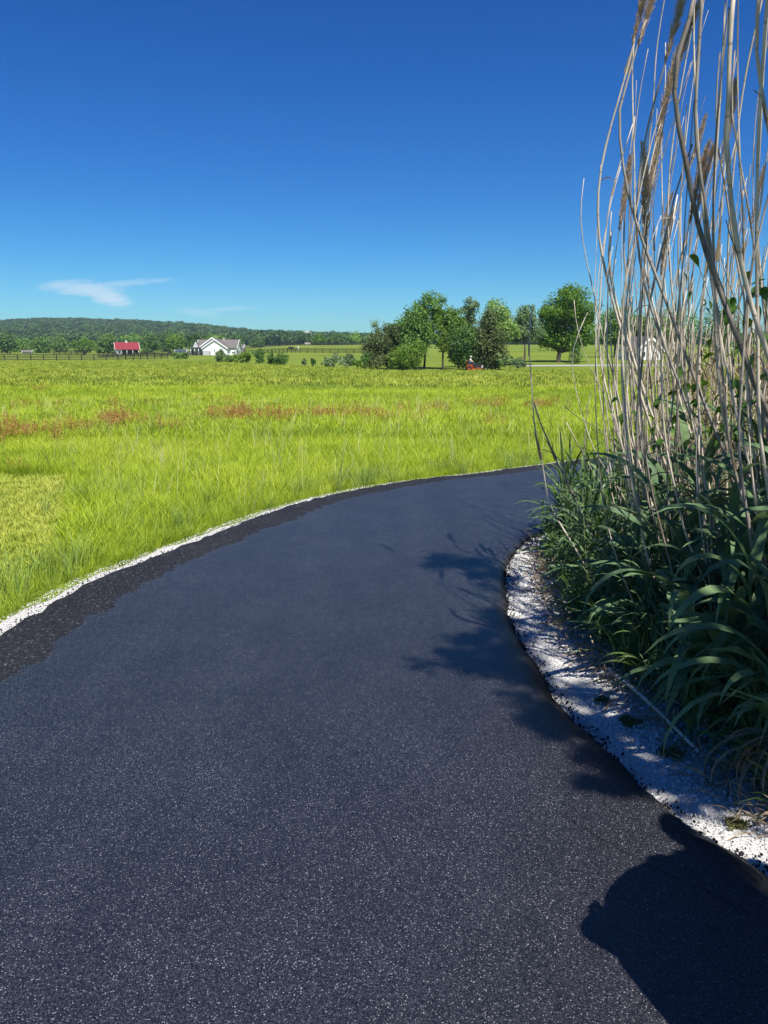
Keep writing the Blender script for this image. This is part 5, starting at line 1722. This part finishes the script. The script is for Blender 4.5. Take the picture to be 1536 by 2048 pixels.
def scatter(y0, y1, dens, margin=.10, over=.12, gap=.19):
    """random places in the meadow between depths y0 and y1, inside the view plus a margin"""
    out = []
    ys_ = np.linspace(y0, y1, 40)
    for a_, b_ in zip(ys_[:-1], ys_[1:]):
        w = (.60 + over) * b_ + 2.4 * max(0, 1 - b_ / 6) + 1.0
        n_ = rng.poisson(dens((a_ + b_) / 2) * 2 * w * (b_ - a_))
        out.append(np.stack([rng.uniform(-w, w, n_), rng.uniform(a_, b_, n_)], 1))
    p = np.vstack(out)
    ok = in_poly(p[:, 0], p[:, 1], outer_side)
    p = p[ok]
    near_ = p[:, 1] < 18
    d = np.full(len(p), 9.0)
    if near_.any():
        d[near_] = dist_to(p[near_, 0], p[near_, 1], OUTER)
    return p[d > gap], d[d > gap]


def put(name, p, scl, idx, sources, label, tilt=.12, zoff=-.085):
    n_ = len(p)
    z = terrain_np(p[:, 0], p[:, 1]) + zoff
    rot = np.stack([rng.normal(0, tilt, n_), rng.normal(0, tilt, n_), rng.random(n_) * 6.28], 1)
    return instancer(name, np.stack([p[:, 0], p[:, 1], z], 1), scl, rot, idx, sources, label)


def lawn_mask(p):
    return (p[:, 1] < 10.05) & (p[:, 0] < lawn_line(p[:, 1]))


# tall meadow, near
p, d = scatter(0.3, 13.5, lambda y: 105)
m_ = ~lawn_mask(p)
p, d = p[m_], d[m_]
patch = np.sin(p[:, 0] * 1.3 + 2 * np.sin(p[:, 1] * .7)) * np.sin(p[:, 1] * 1.1 + 1.2)
sc = rng.uniform(.75, 1.15, len(p)) * np.clip(.42 + d * .75, .42, 1.0) * (1 + .12 * patch)
put('meadow_grass', p, sc, rng.integers(0, 6, len(p)), [clump_mesh('clump', 46, .10, .08, .26, .0036, M_near, .75, 100 + i) for i in range(6)], 'tall bright green meadow grass near the driveway')
# verge grass, bluish tufts
p, d = scatter(0.3, 14, lambda y: 60)
m_ = (d < .55)
p, d = p[m_], d[m_]
put('verge_grass', p, rng.uniform(.6, 1.1, len(p)) * np.clip(.55 + d, .5, 1), rng.integers(0, 5, len(p)), [clump_mesh('clump', 32, .07, .09, .27, .0038, M_edge, .8, 200 + i) for i in range(5)], 'ragged pale grass along the white stone edge', .3)
cent = np.array([(-2.40, 5.45), (-2.45, 5.15), (-2.55, 5.0), (-1.75, 7.0), (-1.9, 6.8), (-2.6, 7.0), (-2.9, 7.9), (-1.35, 7.9), (-.35, 9.25), (-.1, 9.5), (.9, 10.3), (1.9, 11.0), (-3.1, 8.3), (-.9, 8.7)])
ci_ = rng.integers(0, len(cent), 90)
p = cent[ci_] + rng.normal(0, .20, (90, 2))
ok = in_poly(p[:, 0], p[:, 1], outer_side) & (dist_to(p[:, 0], p[:, 1], OUTER) > .18)
p = p[ok]
put('blue_grass_tufts', p, rng.uniform(.7, 1.15, len(p)), rng.integers(0, 4, len(p)), [clump_mesh('clump', 30, .07, .14, .34, .0038, M_blue, .5, 300 + i) for i in range(4)], 'bluish green grass tufts by the driveway edge')
# pale seed stalks
p, d = scatter(4.0, 22, lambda y: 3.2, gap=.3)
p = p[~lawn_mask(p)]
put('seed_stalks', p, rng.uniform(.8, 1.2, len(p)), rng.integers(0, 4, len(p)), [clump_mesh('clump', 5, .10, .36, .56, .0045, M_seed, .35, 400 + i) for i in range(4)], 'pale dry seed stalks standing above the meadow')
# mown patch
p, d = scatter(0.3, 10.4, lambda y: 150)
m_ = lawn_mask(p)
p = p[m_]
put('mown_grass', p, rng.uniform(.7, 1.3, len(p)), rng.integers(0, 5, len(p)), [clump_mesh('clump', 34, .075, .03, .07, .0042, M_lawn, 1.0, 500 + i) for i in range(5)], 'short mown yellowish grass patch at the left edge')
# meadow in the middle distance and far away
p, d = scatter(13.5, 34, lambda y: 26 * (20 / y) ** .8)
put('mid_meadow', p, rng.uniform(.8, 1.2, len(p)), rng.integers(0, 5, len(p)), [clump_mesh('clump', 70, .26, .10, .28, .009, M_near, .7, 600 + i) for i in range(5)], 'bright green meadow grass in the middle distance')
p, d = scatter(34, 150, lambda y: 2.6 * (40 / y) ** .9)
lim = np.interp(768 + 1572 * p[:, 0] / p[:, 1], [0, 330, 520, 640, 760, 1600], [150, 150, 108, 97, 95, 95])
p = p[p[:, 1] < lim]
put('far_meadow', p, rng.uniform(.8, 1.2, len(p)), rng.integers(0, 4, len(p)), [clump_mesh('clump', 60,   .75, .10, .24, .03, M_grass, .7, 700 + i) for i in range(4)], 'green meadow grass in the far part of the field')

# red sorrel drifts
P_ = []
for (px_, py_, rx_, ry_, n_) in ((20, 850, 60, 16, 150), (95, 846, 40, 9, 40), (225, 830, 50, 9, 110), (150, 842, 30, 6, 30), (470, 822, 62, 9, 150), (565, 824, 36, 8, 50), (660, 818, 70, 8, 80), (760, 820, 50, 7, 50), (880, 806, 50, 7, 40), (970, 796, 40, 6, 50),
                                (1090, 800, 40, 6, 60), (985, 832, 30, 5, 20), (15, 912, 26, 6, 6), (80, 800, 40, 5, 26), (440, 792, 40, 4, 26), (90, 770, 50, 3, 26), (250, 800, 60, 4, 20), (330, 838, 40, 5, 16)):
    for _ in range(int(n_ * (.28 if px_ > 120 else .2))):
        qx, qy = px_ + random.gauss(0, .55) * rx_, py_ + random.gauss(0, .55) * ry_
        dd_ = ray(qx, qy)
        t_ = (.22 - EYE) / dd_[2]
        P_.append((dd_[0] * t_, dd_[1] * t_))
p = np.array(P_)


def sorrel_mesh(seed):
    rg = np.random.default_rng(seed)
    n_, k_ = 9, 18
    th = rg.random(n_) * 6.28; r_ = .2 * np.sqrt(rg.random(n_))
    C = []
    for i in range(n_):
        h = rg.uniform(.26, .42)
        zz = h * (.5 + .5 * rg.random(k_))
        C.append(np.stack([r_[i] * math.cos(th[i]) + rg.normal(0, .012, k_), r_[i] * math.sin(th[i]) + rg.normal(0, .012, k_), zz], 1))
    return leaf_mesh('sorrel', leaves_np(np.vstack(C), .008, 1, .022, rg=rg), M_sorrel)


put('red_sorrel', p, rng.uniform(.8, 1.2, len(p)), rng.integers(0, 4, len(p)), [sorrel_mesh(800 + i) for i in range(4)], 'rust red sorrel seed heads drifting through the meadow')

# rough grass on the ground behind the reeds
n_ = 5200
p = np.stack([rng.uniform(1.6, 11, n_), rng.uniform(-5, 10, n_)], 1)
isl = np.vstack([INNER, [(25, -8)]])
dI = dist_to(p[:, 0], p[:, 1], INNER)
ok = in_poly(p[:, 0], p[:, 1], isl) & (dI > .95) & ((p[:, 0] > np.interp(p[:, 1], EDGE_Y, EDGE_X) + 2.2) | (p[:, 1] < 2.0))
p = p[ok]
put('rough_grass', p, rng.uniform(.8, 1.5, len(p)), rng.integers(0, 4, len(p)), [clump_mesh('clump', 34, .14, .12, .36, .007, M_edge, .8, 900 + i) for i in range(4)], 'rough pale grass behind the reeds')
# ================================================================== AIR
hz = MB().box((0, 1200, 44), (5200, 2700, 96))
hm = bpy.data.materials.new('thin_summer_haze')
hm.use_nodes = True
ht = hm.node_tree
for n_ in list(ht.nodes):
    ht.nodes.remove(n_)
pv = nd(ht, 'ShaderNodeVolumePrincipled', inp={'Color': (0.62, 0.82, 1.0, 1), 'Density': 0.00012, 'Anisotropy': 0.0})
ho = nd(ht, 'ShaderNodeOutputMaterial')
ht.links.new(pv.outputs[0], ho.inputs['Volume'])
tag(hz.build('haze', hm), 'thin summer haze over the meadow and the ridge', kind='stuff')
